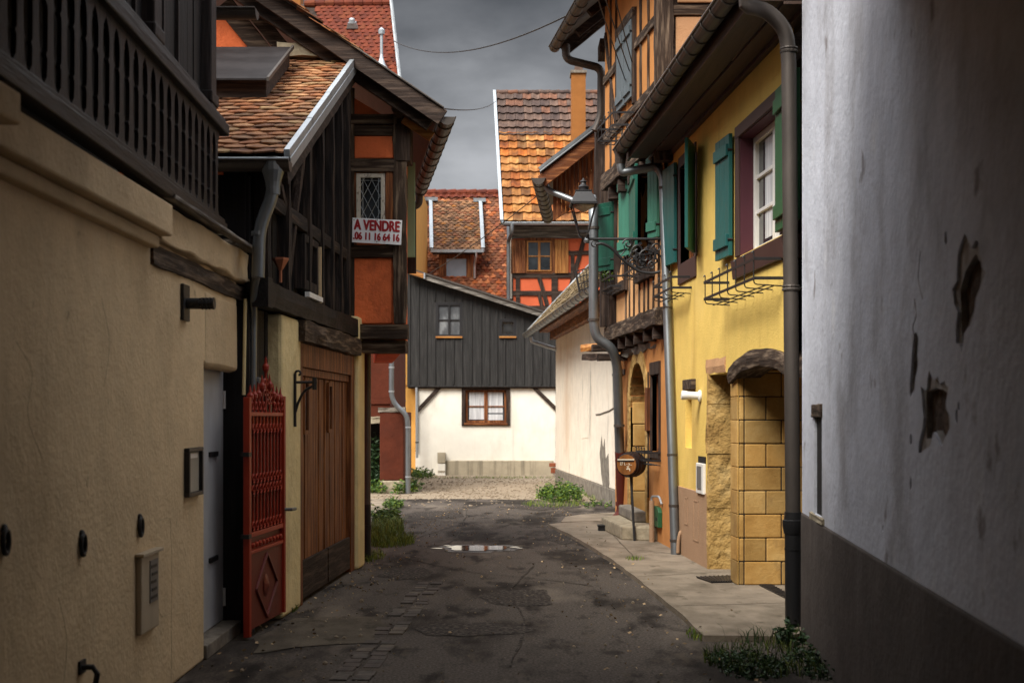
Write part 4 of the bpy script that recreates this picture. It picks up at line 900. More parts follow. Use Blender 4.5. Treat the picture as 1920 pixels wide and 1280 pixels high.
mb = MB(); tiles(mb, d0+Vector((0,0,.02)), (1,0,0), dV, d1.x-d0.x, dh, .185, .16, left=dL, right=dR, jit=.006, curve=.02); mb.build('dormer_tiles', M_tile_dorm, dor)
mb = MB().beam(d0+Vector((-.03,-.06,.03)), t0+Vector((-.03,0,.06)), .12, .14, (0,0,1), .002).beam(d1+Vector((.03,-.06,.03)), t1+Vector((.03,0,.06)), .12, .14, (0,0,1), .002).abox(t0.x-.22,t0.x+.22,43.3,43.5,t0.z,t0.z+.12).abox(t1.x-.20,t1.x+.22,43.3,43.5,t1.z,t1.z+.12).abox(d0.x-.05,d1.x+.05,39.72,39.78,d0.z-.06,d0.z+.03); mb.build('dormer_flashing', M_zincl, dor)
DF = Front(40.0)
wz = rect(DF,835,876,483,524); mb = MB().rbox(DF,823,835,472,530,-1.5,0).rbox(DF,876,887,472,528,-1.5,0).rbox(DF,835,876,472,483,-1.5,-.02); mb.build('dormer_cheek', M_brown['z'], dor)
M_skyglass = mat('sky_painted_glass', [(.4,(.22,.25,.29)), (.6,(.26,.29,.33))], 2, (1,1,1), 2, .05, 0, 0, spec=.8)  # pale blue-grey base colour holds the sky's reflection
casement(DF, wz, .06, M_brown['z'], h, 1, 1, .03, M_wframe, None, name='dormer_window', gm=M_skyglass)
MB().rbox(DF,838,886,527,537,-.2,.05).build('apron_flashing', M_zincl, dor)
MB().tube(round_path([PX(893,474,39.7),PX(893,482,39.7),PX(890,496,39.9),PX(890,522,39.9)],.08), .035, 8).build('dormer_pipe', M_zincl, dor)
ch = MB().abox(PX(770,0,43).x, PX(791,0,43).x, 42.6, 43.2, 6.5, PX(780,352,43).z).build('chimney', M_chim, rf)
MB().abox(PX(768,0,43).x, PX(793,0,43).x, 42.55, 43.25, PX(780,393,43).z, PX(780,388,43).z).build('chimney_band', M_mortar, ch)

# tall house with the amber tile roof
T_ = Front(38.2)
h = thing('amber_roof_house', 'tall half-timbered house with large amber and brown tile roof beyond the lane', 'house', (2, 40.5, 0))
e0, e1 = PX(944,416,37.6), PX(1200,416,37.6); r0, r1 = PX(930,174,42.2), PX(1200,174,42.2); Vv = Vector((0,4.6,r0.z-e0.z)); hh = Vv.length
fL = lambda v: (r0.x-e0.x)*v/hh; fR = lambda v: (e1.x-e0.x)
mb = MB(); slab(mb, e0+Vector((0,.03,-.03)), (1,0,0), Vv, e1.x-e0.x, hh, .12, fL, fR); rf = mb.build('roof', M_dw['x'], h)
VN = Vv.normalized(); cut = hh*.64
M_tile_mid = M_tile_amb
mb = MB(); tiles(mb, e0, (1,0,0), Vv, e1.x-e0.x, cut+.1, .285, .40, lap=1.12, left=fL, right=fR, style='wave', jit=.005, curve=.026, thick=.03); mb.build('roof_tiles', M_tile_amb, rf)
mb = MB(); o_ = e0+VN*cut; tiles(mb, o_, (1,0,0), Vv, e1.x-e0.x, hh-cut, .285, .40, lap=1.12, left=lambda v: fL(v+cut), right=fR, style='wave', jit=.005, curve=.026, thick=.03); mb.build('old_roof_tiles', M_tile_dk, rf)
mb = MB(); ridge_tiles(mb, r0, r1, 14, .09); mb.build('ridge_tiles', M_tile_dk, rf)
mb = MB().beam(e0+Vector((-.05,-.08,.02)), r0+Vector((-.05,-.05,.04)), .10, .10, (0,-1,.8), .002); mb.build('verge_flashing', M_zincl, rf)
mb = MB().prism([e0+Vector((-.08,-.02,-.05)), r0+Vector((-.10,0,.02)), PX(928,174,42.2)+Vector((-.03,.3,0)), PX(934,358,42.2)], (.05,0,0)); mb.build('gable_edge', M_dkgreen, rf)
gt = MB().gutter((e0.x-.05,37.5,e0.z-.04),(4.2,37.5,e0.z-.04),.075).build('gutter', M_zincl, h)
x0w = T_.U(957)
mb = MB().box(T_, x0w, 4.2, 0, e0.z-.1, -4, 0); mb.build('wall', M_redfar, h)
mb = MB().rbox(T_,955,1130,421,441,-.05,.10).rbox(T_,955,1130,441,447,-.05,.03); mb.build('wall_plate', M_greyw['x'], h)
b = MB()
for X0,X1,y0,y1 in ((955,1125,511,521),(955,1125,545,554),(967,975,521,575),(1034,1046,512,575),(1070,1077,474,545),(966,1120,573,582),(1066,1108,470,478),(955,962,447,575)): b.rbeam(T_,X0,X1,y0,y1,0,.04,.004)
b.build('timber_frame', M_dw['x'], h)
mb = MB()
for (xa,ya,xb,yb,w_) in ((1011,521,1026,572,.13),(1096,446,1066,552,.13),(1010,548,1016,575,.11)): mb.beam(T_.p(T_.U(xa),T_.z(ya),.02),T_.p(T_.U(xb),T_.z(yb),.02),w_,.05,(0,-1,0),.004)
mb.build('brace', M_dw['z'], h)
MB().rbox(T_,984,1040,446,512,0,.035).build('window_surround', M_brown['z'], h)
casement(T_,rect(T_,988,1034,452,509,.04),-.036,M_honey['z'],h,2,2,.04,M_brown['x'],None,mull=.07)
for X0,X1,m in ((958,985,M_brown),(1040,1066,M_honey)):
    mb = MB()
    for k in range(4): mb.rbox(T_,X0+(X1-X0)*k/4+.3,X0+(X1-X0)*(k+1)/4-.3,449,512,.05,.085+.004*(k%2))
    mb.build('shutter', m['z'], h, .004)
MB().rbox(T_,955,960,440,560,0,.05).build('corner_board', M_wold, h)
dp = MB().tube(round_path([PX(960,420,37.4),PX(960,436,37.4),PX(953,452,38.0),PX(953,562,38.0)],.12), .055, 12).build('downpipe', M_zinc, h, smooth=True)
ch = MB().abox(PX(1071,0,40).x, PX(1097,0,40).x, 39.7, 40.3, 8.0, PX(1080,142,40).z).build('chimney', M_chim, rf)
MB().abox(PX(1069,0,40).x, PX(1099,0,40).x, 39.65, 40.35, PX(1080,142,40).z, PX(1080,137,40).z).build('chimney_cap', M_dstone, ch)
MB().abox(PX(1077,0,40).x, PX(1092,0,40).x, 39.8, 40.2, PX(1080,137,40).z, PX(1080,128,40).z).build('chimney_pot', M_tile_dk, ch)

# ================================================================== RIGHT 1: low white shed
h = thing('white_shed', 'low weathered white shed with grey plinth and yellowed tile roof, right of the clad house', 'shed', (2.2, 26, 0))
mb = MB().box(S, 19.9, 31.2, .30, 3.70, -3, 0); mb.build('wall', M_shed, h, .02)
mb = MB().box(S, 19.9, 31.22, 0, .298, -3, .012); mb.build('plinth', M_dstone, h, .01)
mb = MB()
cr_ = [pz(S,X,y) for X,y in ((1118,777),(1126,776),(1134,773),(1143,770),(1152,764))]
mb.tube([S.p(u,z,.002) for u,z in cr_], .016, 5); mb.build('crack', M_dstone, h)
mb = MB().pprism(S,[pz(S,X,y) for X,y in ((1128,890),(1125,850),(1128,818),(1131,840),(1134,822),(1136,860),(1141,850),(1143,905),(1139,930),(1133,925))],-.02,.006); mb.build('bare_patch', M_dstone, h)
mb = MB().pprism(S,[pz(S,X,y) for X,y in ((1090,750),(1103,748),(1103,820),(1091,822))],-.02,.006); mb.build('patched_opening', M_shed, h)
E0 = Vector((S.p(31.6,0,.64).x,31.6,3.66)); E1 = Vector((S.p(20.2,0,.64).x,20.2,3.66)); Ud = (E1-E0).normalized(); Vd = Vector((1,.08,1.07)).normalized(); sl_ = 2.3
mb = MB(); slab(mb, E0, Ud, Vd, (E1-E0).length, sl_, .08); rf = mb.build('roof', M_dw['y'], h)
mb = MB(); tiles(mb, E0+Vector((0,0,.02)), Ud, Vd, (E1-E0).length, sl_, .22, .17, jit=.006, curve=.02); mb.build('roof_tiles', M_tile_mossy, rf)
MB().beam(E0-Ud*.03+Vector((0,0,.04)), E0-Ud*.03+Vd*sl_+Vector((0,0,.04)), .10, .06, (0,0,1), .002).build('verge_flashing', M_zincl, rf)
gt = MB().gutter(E0+Vector((-.05,.1,-.05)), E1+Vector((-.05,0,-.05)), .085, beads=20).build('gutter', M_zinc, h)
mb = MB().tube(round_path([PX(996,632,31.3),PX(997,640,31.3),PX(1048,656,31.1),PX(1050,700,31.1)],.1), .045, 10).build('downpipe', M_zincl, h, smooth=True)
mb = MB().plbeam(S, 20.1, 31.1, 3.44, 3.66, 0, .16, .01).plbeam(S, 20.1, 31.2, 3.62, 3.70, .16, .40, .006); mb.build('wall_plate', M_brown['y'], h)

# ================================================================== RIGHT 2: orange half-timbered house
J1 = Side(3.318, -.1023, -1); J2 = Side(3.7036, -.134, -1)
h = thing('half_timbered_house', 'orange half-timbered house with jettied storeys, green shutters and an arched stone doorway', 'house', (1.9, 17, 0))
# ground floor
zs, za, zb = 1.72, 2.30, .22; ua, ub = 16.55, 17.85; uc_, hw_ = (ua+ub)/2, (ub-ua)/2
archpts = [(ub,zb)] + [(ub,zs)] + [(uc_+hw_*math.cos(R_(a)), zs+(za-zs)*math.sin(R_(a))) for a in range(15,180,15)] + [(ua,zs),(ua,zb)]
wn = (15.62,16.14,1.14,2.10)
mb = MB().holed(Rw,[(14.51,0),(19.3,0),(19.3,2.75),(14.90,2.75)],[archpts,rc(wn)],0,[.45,.2]).box(Rw,15.2,19.3,0,2.75,-3,-.46); mb.build('ground_floor_wall', M_orange, h)
ring = MB()
outer = [(ub+.17,zb)]+[(ub+.17,zs)]+[(uc_+(hw_+.17)*math.cos(R_(a)), zs+(za+.2-zs)*math.sin(R_(a))) for a in range(15,180,15)]+[(ua-.17,zs),(ua-.17,zb)]
for i in range(len(outer)-1):
    a,b,c,d = archpts[i],archpts[i+1],outer[i+1],outer[i]
    ring.hexa([Rw.p(*q,-.455+.001*i) for q in (a,b,c,d)]+[Rw.p(*q,.022+.004*(i%2)) for q in (a,b,c,d)])
ring.build('arch_surround', M_rough, h, .008)
mb = MB()
for k in range(5):
    for side in (ub,): mb.box(Rw, ub-.05, ub-.004, zb+.02+k*.31, zb+.32+k*.31, -.44, -.02-.01*(k%2))
mb.build('jamb_block', M_stone, h, .012)
dr_ = MB().box(Rw,ua,ub,zb,za,-.455,-.40).build('door', M_dw['z'], h)
MB().tube([Rw.p(16.75,1.15,-.40),Rw.p(16.75,1.15,-.33)],.02,8).build('handle', M_iron, dr_)
wo = MB().box(Rw,wn[0]-.06,wn[0],wn[2],wn[3],-.12,.02).box(Rw,wn[1],wn[1]+.06,wn[2],wn[3],-.12,.02).box(Rw,wn[0]-.06,wn[1]+.06,wn[3],wn[3]+.16,-.12,.03).box(Rw,wn[0]-.06,wn[1]+.06,wn[2]-.08,wn[2],-.12,.03).build('window_surround', M_dw['z'], h, .006)
casement(Rw,wn,.10,M_brown['z'],h,1,2,.05)
MB().box(Rw,16.24,16.42,1.40,1.95,.01,.05).build('shutter', M_brown['z'], h, .004)
MB().box(Rw,16.32,16.335,.55,2.15,.012,.03).build('cable_pipe', M_iron, h)
mb = MB().plbeam(J1,15.05,18.5,2.66,2.87,-.10,.10,.010); mb.build('sill_beam', M_old['y'], h)
mb = MB()
for u in (15.35,15.9,16.5,17.05,17.6,18.1): mb.beam(J1.p(u,2.585,-.35),J1.p(u,2.585,.06),.15,.15,(0,0,1),.006)
mb.build('joist_end', M_dw['x'], h)
mb = MB().plbeam(J1,15.2,18.3,2.42,2.52,-.25,-.10,.03); mb.build('stone_corbel', M_dstone, h, smooth=True)
# first floor
ws1 = (17.3,17.95,3.42,4.55); ws2 = (15.62,16.35,3.42,4.62)
mb = MB().holed(J1,[(15.0,2.86),(18.45,2.86),(18.45,4.78),(15.0,4.78)],[rc(ws1),rc(ws2)],0,.16).box(J1,15.0,18.45,2.6,7.4,-4,-.30); mb.build('first_floor_wall', M_orpale, h)
mb = MB()
for u,w_ in ((15.25,.05),(15.55,.04),(15.85,.035),(16.1,.05),(16.4,.04),(16.75,.05),(17.05,.04),(17.3,.04)): mb.plbeam(J1,u-w_/2,u+w_/2,2.872,3.40 if 15.5<u<16.4 or u>17.25 else 4.72,-.02,.022,.004)
mb.build('stud', M_old['z'], h)
mb = MB()
for r in (ws1,ws2): mb.plbeam(J1,r[0]-.12,r[0],r[2]-.05,r[3]+.1,-.1,.05,.005).plbeam(J1,r[1],r[1]+.12,r[2]-.05,r[3]+.1,-.1,.05,.005).plbeam(J1,r[0]-.12,r[1]+.12,r[2]-.14,r[2],-.1,.07,.006)
mb.build('window_jamb', M_dw['z'], h)
casement(J1,ws1,.12,M_brown['z'],h,2,2,.05); casement(J1,ws2,.12,M_brown['z'],h,2,2,.05)
mb = MB().beam(J1.p(18.38,2.87,.03),J1.p(18.38,4.8,.03),.30,.20,(0,-1,0),.008).beam(J1.p(18.1,2.87,.02),J1.p(18.1,4.8,.02),.16,.12,(0,-1,0),.008); mb.build('corner_post', M_dw['z'], h)
mb = MB().beam(J1.p(18.3,2.56,.30),J1.p(18.3,2.56,-.4),.40,.10,(0,0,1),.01).beam(J1.p(18.3,2.42,.22),J1.p(18.3,2.42,-.4),.36,.09,(0,0,1),.01); mb.build('corner_joist', M_dw['x'], h)
MB().beam(PX(1098,653,19.2),PX(1152,650,18.9),.30,.11,(0,0,1),.01).build('bracket_log', M_honey['x'], h)
MB().beam(PX(1100,670,19.2),PX(1150,668,18.9),.26,.09,(0,0,1),.008).build('bracket_log', M_dw['x'], h)
M_teald = paint('deep_green_shutter_paint', (.006,.065,.040), .45, .12)
def shutter(pl, a, b, z0, z1, m, parent, t=.035, batt=True):
    """board shutter from hinge a to tip b (each (u, n)); horizontal battens on its street face"""
    (ua_,na),(ub_,nb_) = a,b; mb = MB(); nb2 = 3
    for k in range(nb2):
        t0,t1 = k/nb2, (k+1)/nb2-.012
        q = lambda t_,dn,z: pl.p(ua_+(ub_-ua_)*t_, z, na+(nb_-na)*t_+dn)
        mb.hexa([q(t0,0,z0),q(t1,0,z0),q(t1,t,z0),q(t0,t,z0),q(t0,0,z1),q(t1,0,z1),q(t1,t,z1),q(t0,t,z1)])
    o = mb.build('shutter', m, parent, .004)
    if batt:
        mb = MB()
        for zc_ in (z0+(z1-z0)*.13, z1-(z1-z0)*.13):
            mb.hexa([q(t_,dn,z_) for z_ in (zc_-.055,zc_+.055) for t_,dn in ((.04,t),(.96,t),(.96,t+.025),(.04,t+.025))])
        mb.build('batten', m, o, .004)
    mb = MB()
    for zc_ in (z0+.15,z1-.15): mb.tube([pl.p(ua_,zc_,na+.0),pl.p(ua_,zc_,na+t+.012)],.012,6)
    mb.build('hinge', M_iron, o)
    return o
def pxsh(pl, X0, n0, X1, n1, y0, y1, m, parent, batt=True):
    u0,u1 = pl.U(X0,n0), pl.U(X1,n1); um = (u0+u1)/2
    return shutter(pl,(u0,n0),(u1,n1),H+(780-y1)/F*um,H+(780-y0)/F*um,m,parent,batt=batt)
shutter(J1,(17.97,.05),(18.22,.20),3.64,4.60,M_teald,h)
pxsh(J1,1183,.02,1164,.10,330,480,M_tealp,h)
pxsh(J1,1184,.02,1196,.16,322,472,M_teal,h)
pxsh(J1,1237,.02,1219,.09,283,446,M_tealp,h)
# second floor
mb = MB().plbeam(J2,14.75,18.0,4.74,4.97,-.14,.05,.012); mb.build('sill_beam', M_old['y'], h)
mb = MB()
for u in (15.2,15.8,16.4,17.0,17.6): mb.beam(J2.p(u,4.64,-.4),J2.p(u,4.64,.02),.17,.17,(0,0,1),.008)
mb.build('joist_end', M_dw['x'], h)
ww = (16.12,16.92,5.62,6.55)
mb = MB().holed(J2,[(14.86,4.96),(17.92,4.96),(17.92,7.5),(14.86,7.5)],[rc(ww)],0,.14); mb.build('second_floor_wall', M_orange, h)
mb = MB()
for u,w_,z0_,z1_ in ((15.35,.05,4.975,7.3),(15.75,.06,4.975,7.3),(16.2,.04,4.975,5.36),(16.5,.05,4.975,5.36),(16.8,.04,4.975,5.36),(17.15,.06,4.975,7.3),(17.5,.05,4.975,7.3)): mb.plbeam(J2,u-w_/2,u+w_/2,z0_,z1_,-.02,.025,.004)
mb.build('stud', M_old['z'], h)
mb = MB().plbeam(J2,14.9,17.9,5.37,5.50,-.04,.035,.007).plbeam(J2,14.9,16.0,6.16,6.28,-.04,.035,.007).plbeam(J2,17.0,17.9,6.2,6.32,-.04,.035,.007).plbeam(J2,16.0,17.0,6.58,6.70,-.04,.06,.006); mb.build('rail', M_old['y'], h)
mb = MB().beam(J2.p(17.2,5.52,.0),J2.p(17.86,6.9,.0),.10,.05,(-1,0,0),.006); mb.build('brace', M_dw['z'], h)
mb = MB().plbeam(J2,ww[0]-.12,ww[0],5.5,6.7,-.1,.05,.005).plbeam(J2,ww[1],ww[1]+.12,5.5,6.7,-.1,.05,.005); mb.build('window_jamb', M_dw['z'], h)
casement(J2,ww,.10,M_brown['z'],h,2,2,.05)
shutter(J2,(16.10,.02),(16.50,.02),5.6,6.58,M_bluegrey,h); shutter(J2,(16.94,.02),(16.53,.02),5.6,6.58,M_bluegrey,h)
NE = Front(14.83)
mb = MB().box(NE,1.72,6,4.78,8.6,-.2,0); mb.build('gable_wall', M_dw['x'], h)
mb = MB().rbox(NE,1267,1420,31,114,0,.025).rbox(NE,1270,1420,-120,5,0,.025); mb.build('plaster_panel', M_orbeige, h, .012)
mb = MB().rbeam(NE,1228,1264,-80,300,-.12,.06,.010); mb.build('corner_post', M_old['z'], h)
mb = MB().rbeam(NE,1263,1440,9,28,0,.05,.006).rbeam(NE,1263,1440,116,134,0,.05,.006); mb.build('rail', M_old['x'], h)
# roof
R0, R1 = Vector((.71,19.55,7.22)), Vector((1.44,14.1,7.22)); up = Vector((4,.5,3.4))
mb = MB().hexa([R0,R1,R1+up,R0+up]+[p+Vector((0,0,.10)) for p in (R0,R1,R1+up,R0+up)]); rf = mb.build('roof', M_soff, h)
mb = MB(); Uj = (R1-R0).normalized(); tiles(mb, R0+Vector((0,0,.11)), Uj, up-Uj*up.dot(Uj), (R1-R0).length, 5.2, .2, .17); mb.build('roof_tiles', M_tile_old, rf)
mb = MB().beam(R0+Vector((.04,-.03,-.03)), R0+up+Vector((.04,-.03,-.03)), .06, .18, (0,0,1), .003); mb.build('barge_board', M_dw['x'], rf)
mb = MB()
for k in range(7):
    q = R0.lerp(R1,k/6)+Vector((.12,.02,-.06)); mb.beam(q, q+up*.3, .09, .12, (0,0,1), .003)
mb.build('rafter', M_dw['x'], rf)
g0, g1 = R0+Vector((-.06,.0,.0)), R1+Vector((-.06,0,.0)); gt = MB().gutter(g0,g1,.085,beads=14).build('gutter', M_zincd, h)
MB().abox(1.30,1.50,18.9,19.4,6.95,7.16).build('purlin', M_dw['y'], h)
Yp = 19.3
MB().tube(round_path([PX(1061,84,Yp),PX(1061,112,Yp),PX(1128,128,Yp),PX(1127,220,Yp),PX(1116,246,Yp)],.12), .062, 12).build('downpipe', M_zincd, h, smooth=True)
# gable wing at the far end with its own verge, gutter and boarding
v0, v1 = PX(1012,328,20.0), PX(1136,232,20.0); vu = (v1-v0)
wg = MB().hexa([v0,v1,v1+Vector((0,4,0)),v0+Vector((.10,4,0))]+[p+Vector((0,0,.07)) for p in (v0,v1,v1+Vector((0,4,0)),v0+Vector((.10,4,0)))]).build('wing_roof', M_soff, h)
mb = MB().beam(v0+Vector((0,-.03,.075)), v1+Vector((0,-.03,.075)), .06, .085, (0,0,1), .001); mb.build('verge_flashing', M_zinc, wg)
mb = MB().beam(v0+Vector((0,-.065,.045)), v1+Vector((0,-.065,.045)), .012, .02, (0,0,1), 0); mb.build('verge_lip', M_zincl, wg)
mb = MB().beam(v0+Vector((.03,.0,-.10)), v1+Vector((.03,0,-.10)), .05, .20, (0,0,1), .003); mb.build('barge_board', M_brown['x'], wg)
mb = MB(); WG = Front(20.25)
for k in range(13):
    X0, X1 = 1037+k*8, 1037+(k+1)*8-.6
    tp = lambda X: 338+(X-1012)*(236-328)/(1136-1012); bt = lambda X: 414-(X-1037)*.62
    mb.pprism(WG,[(WG.U(X0),WG.z(bt(X0))),(WG.U(X1),WG.z(bt(X1))),(WG.U(X1),WG.z(tp(X1))),(WG.U(X0),WG.z(tp(X0)))],-.06,.0+.008*(k%2))
mb.build('gable_boarding', M_brown['z'], h, .003)
gt = MB().gutter(v0+Vector((-.02,-.06,-.06)), v0+Vector((.24,4.0,-.06)), .10, beads=9).build('gutter', M_zincd, h)
MB().tube(round_path([PX(1022,338,20.2),PX(1026,356,20.2),PX(1080,378,20.0),PX(1112,388,19.4)],.08), .05, 12).build('gutter_outlet', M_zinc, h, smooth=True)
MB().beam(PX(1132,240,19.6),PX(1132,420,19.6),.28,.5,(0,-1,0),.01).build('eaves_post', M_dw['z'], h)
MB().rbox(Front(19.6),1118,1150,335,412,-.5,0).build('gable_panel', M_orbeige, h)
# tall downpipe at the corner
pp = [PX(1110,372,18.2),PX(1113,400,17.8),PX(1113,606,17.8),PX(1118,634,17.8),PX(1148,652,17.8),PX(1157,682,17.9),PX(1162,846,18.3)]
dp = MB().tube(round_path(pp,.16,6), .068, 14).build('downpipe', M_zinc, h, smooth=True)
for X,y in ((1113,430),(1113,602),(1158,705),(1161,800)): MB().lathe(PX(X,y,17.8 if y < 700 else 18.05),(0,0,1),[(0,.078),(.035,.078)],14).build('pipe_collar', M_zincd, dp)
MB().tube(round_path([PX(1162,846,18.3),PX(1166,955,18.6),PX(1160,968,18.6),PX(1148,978,18.4)],.1,5), .072, 14).lathe(PX(1165.5,948,18.6),(0,0,1),[(0,.09),(.06,.09)],12).build('cast_shoe', M_rust, dp, smooth=True)

# things on and by this house
pl_ = thing('house_number', 'tiny dark number plate left of the stone arch', 'number plate', Rw.p(18.75,2.2,0))
np_ = rect(Rw,1168,1172.5,692,703); MB().box(Rw,*np_,.001,.012).build('plate', M_iron, pl_)
text('1', .11, M_sign, pl_, Rw.p((np_[0]+np_[1])/2,(np_[2]+np_[3])/2,.014), Rw.p(1,0,0)-Rw.p(2,0,0), (0,0,1), bold=.006, ext=.001)
def rack(name, label, cat, pl, u0, u1, z0, z1, n1, group, hooks=5, half=False):
    t = thing(name, label, cat, pl.p((u0+u1)/2,z0,0), group)
    mb = MB()
    for z in (z1, z0+.045):
        mb.beam(pl.p(u0,z,n1),pl.p(u1,z,n1),.006,.026,(0,0,1),0,1); mb.beam(pl.p(u0,z,0),pl.p(u0,z,n1),.006,.026,(0,0,1),0,1); mb.beam(pl.p(u1,z,0),pl.p(u1,z,n1),.006,.026,(0,0,1),0,1)
    mb.build('band', M_iron, t)
    for k in range(hooks):
        u = u0+(u1-u0)*(k+.12)/(hooks-.76)
        MB().tube(round_path([pl.p(u,z1+.05,n1+.012),pl.p(u,z1+.07,n1-.004),pl.p(u,z1+.03,n1-.004),pl.p(u,z0,n1-.004),pl.p(u,z0-.015,0.004)],.03,3), .0055, 5).build('hoop', M_iron, t)
    for f in (.3,.62): MB().beam(pl.p(u0,z0-.012,n1*f),pl.p(u1,z0-.012,n1*f),.02,.005,(0,0,1),0,1).build('base_bar', M_iron, t)
    return t
rack('window_box_rack','empty black iron window box rack below the small window beside the stone arch','rack',Rw,15.55,16.2,1.0,1.14,.20,'iron window box racks',4)
rack('window_box_rack','black iron rack behind the lamp bracket, below the green shutters','rack',J1,15.65,16.6,3.36,3.56,.20,'iron window box racks',4)
t = rack('window_box_rack','black iron rack holding a small sprouting plant, left end of the orange house','rack',J1,17.3,18.0,3.30,3.48,.22,'iron window box racks',4)
rack('window_box_rack','black iron rack high under the grey shutters on the upper storey','rack',J2,16.0,16.95,5.18,5.38,.30,'iron window box racks',5)
t = thing('window_grid_rack','dark slatted rack sticking out beside the tall corner downpipe above the shed roof','rack',PX(1092,545,19.3))
mb = MB()
for k in range(5): mb.beam(PX(1079+k*6.5,508-k*2,19.3),PX(1087+k*5,548-k*2,19.3),.012,.02,(0,-1,0),0,1)
for k in range(4): mb.beam(PX(1079+k*2.5,509+k*12,19.3),PX(1108,501+k*12,19.3),.012,.016,(0,0,1),0,1)
mb.beam(PX(1079,508,19.3),PX(1087,548,19.3),.03,.07,(0,-1,0),0,1); mb.build('grid', M_iron, t)

st = thing('door_step', 'worn stone steps in front of the arched doorway', 'steps', (1.5,17,0.03))
MB().prism([(1.37,15.95,.04),(1.83,15.78,.04),(1.70,18.05,.04),(1.22,17.5,.04)],(0,0,.175)).build('step', M_mortar, st, .02)
MB().prism([(1.57,16.5,.216),(1.74,16.48,.216),(1.66,17.95,.216),(1.48,17.8,.216)],(0,0,.14)).build('step', M_dstone, st, .02)
t = thing('black_block', 'small black box on the pavement left of the stone steps', 'box', PX(1131,1000,17.2))
MB().rbox(Front(17.2),1122,1140,986,1003,-.14,0).build('body', M_iron, t, .01)
MB().rbox(Front(17.2),1121,1141,984,987,-.15,.01).build('lid', M_iron, t)
# barrel letter box on a post
by = 15.85; bc = PX(1177,871,by); ax = Vector((.42,.90,0)).normalized()
t = thing('barrel_mailbox', 'small dark barrel letter box on a black post, pale slot and tap on it', 'mailbox', PX(1190,1019,by))
e_r = Vector((ax.y,-ax.x,0)); bl = .33; br = .158; o0 = bc + Vector((-.015,0,.0))
MB().lathe(o0, ax, [(0,.84*br),(.004,.86*br),(.06,.94*br),(.12,br),(.20,br),(.27,.95*br),(bl,.86*br)], 22).build('barrel', M_barrel, t, smooth=True)
for q,k in ((.03,.915),(.10,.99),(.22,.998),(.30,.915)): MB().lathe(o0+ax*q, ax, [(0,br*k+.004),(.022,br*k+.004)], 22).build('hoop', M_iron, t)
hd = MB().lathe(o0-ax*.001, -ax, [(0,.80*br),(.003,.79*br)], 22).build('head', M_barrelend, t)
fc = o0 - ax*.006; ex = Vector((ax.y,-ax.x,0)); ez = Vector((0,0,1))
MB().beam(fc-ex*.115+ez*.062, fc+ex*.105+ez*.066,.012,.016,ez,0,1).build('slot_flap', M_cream_l, hd)
MB().beam(fc-ex*.11+ez*.048, fc+ex*.10+ez*.050,.010,.018,ez,0,1).build('slot', M_iron, hd)
text('27 L - y...', .05, M_cream_l, hd, fc-ex*.005+ez*.012, ex, ez, width=.155, bold=.001, ext=.001)
mb = MB().beam(fc+ex*.005-ez*.022,fc+ex*.035-ez*.022,.004,.008,ez,0,1).beam(fc+ex*.020-ez*.02,fc+ex*.020-ez*.045,.004,.010,ex,0,1).beam(fc+ex*.0-ez*.052,fc+ex*.045-ez*.046,.004,.014,ez,0,1).beam(fc+ex*.042-ez*.046,fc+ex*.046-ez*.075,.004,.012,ex,0,1); mb.build('tap_emblem', M_cream_l, hd)
MB().beam(PX(1183,893,by+.12),PX(1190,1019,by+.0),.030,.045,(0,-1,0),0,1).build('post', M_iron, t)
MB().beam(PX(1176,893,by),PX(1190,892,by+.2),.06,.02,ez,0,1).build('saddle', M_iron, t)
t = thing('green_meter_box', 'small dark green round-topped meter box at the foot of the orange wall', 'utility box', Rw.p(15.6,.3,0))
g_ = rect(Rw,1228,1242,948,986); gp = [(g_[0],g_[2]),(g_[1],g_[2]),(g_[1],g_[3]-.06),(g_[1]-.06,g_[3]-.01),((g_[0]+g_[1])/2,g_[3]),(g_[0]+.06,g_[3]-.01),(g_[0],g_[3]-.06)]
MB().pprism(Rw,gp,.001,.05).build('case', M_dkgreen, t, .008); MB().box(Rw,g_[0]+.1,g_[0]+.16,g_[2]+.08,g_[2]+.12,.05,.058).build('lock', M_iron, t)
t = thing('standpipe', 'pinkish pipe post with a bent metal tap beside the steps', 'standpipe', PX(1221,1020,15.7))
MB().tube([PX(1222,1018,15.7),PX(1222,938,15.7)],.032,10).build('post', M_plinth, t)
MB().tube(round_path([PX(1222,940,15.7),PX(1222,930,15.7),PX(1236,930,15.5),PX(1241,945,15.4)],.05),.014,8).build('tap_pipe', M_zincl, t, smooth=True)

# ------------------------------------------------------------------ street lamp on its bracket
LY = 15.1
t = thing('street_lamp', 'black wrought iron lantern on a scrolled wall bracket in front of the green shutters', 'street lamp', PX(1236,455,LY))
q = lambda X,y,dy=0: PX(X,y,LY+dy)
MB().tube([q(1238,448),q(1103,448)],.016,8).tube([q(1102,440),q(1102,456)],.02,8).build('arm', M_iron, t)
mb = MB().tube(smooth_path([q(1117,458),q(1130,457),q(1147,466),q(1165,484),q(1182,498),q(1200,509),q(1222,512),q(1238,509)]),.017,8)
mb.tube(spiral(q(1115,458),.055,.012,0,420,24,(1,0,0),ez),.009,6).tube(q and smooth_path([q(1163,480),q(1171,470),q(1170,460)]),.007,5); mb.build('brace', M_iron, t)
ex_ = Vector((1,0,0))
for X,y,r,a0,a1 in ((1177,457,.060,180,-250),(1196,470,.075,200,-260),(1215,468,.095,90,-300),(1228,487,.085,0,420),(1203,492,.075,180,600),(1188,478,.05,0,380),(1222,498,.05,90,460),(1232,465,.06,180,-200),(1185,493,.04,0,360),(1210,482,.10,30,380)):
    MB().tube(spiral(q(X,y,random.uniform(-.02,.02)),r,.014,a0,a1,26,ex_,ez),.011,6,False).build('scroll', M_iron, t)
mb = MB()
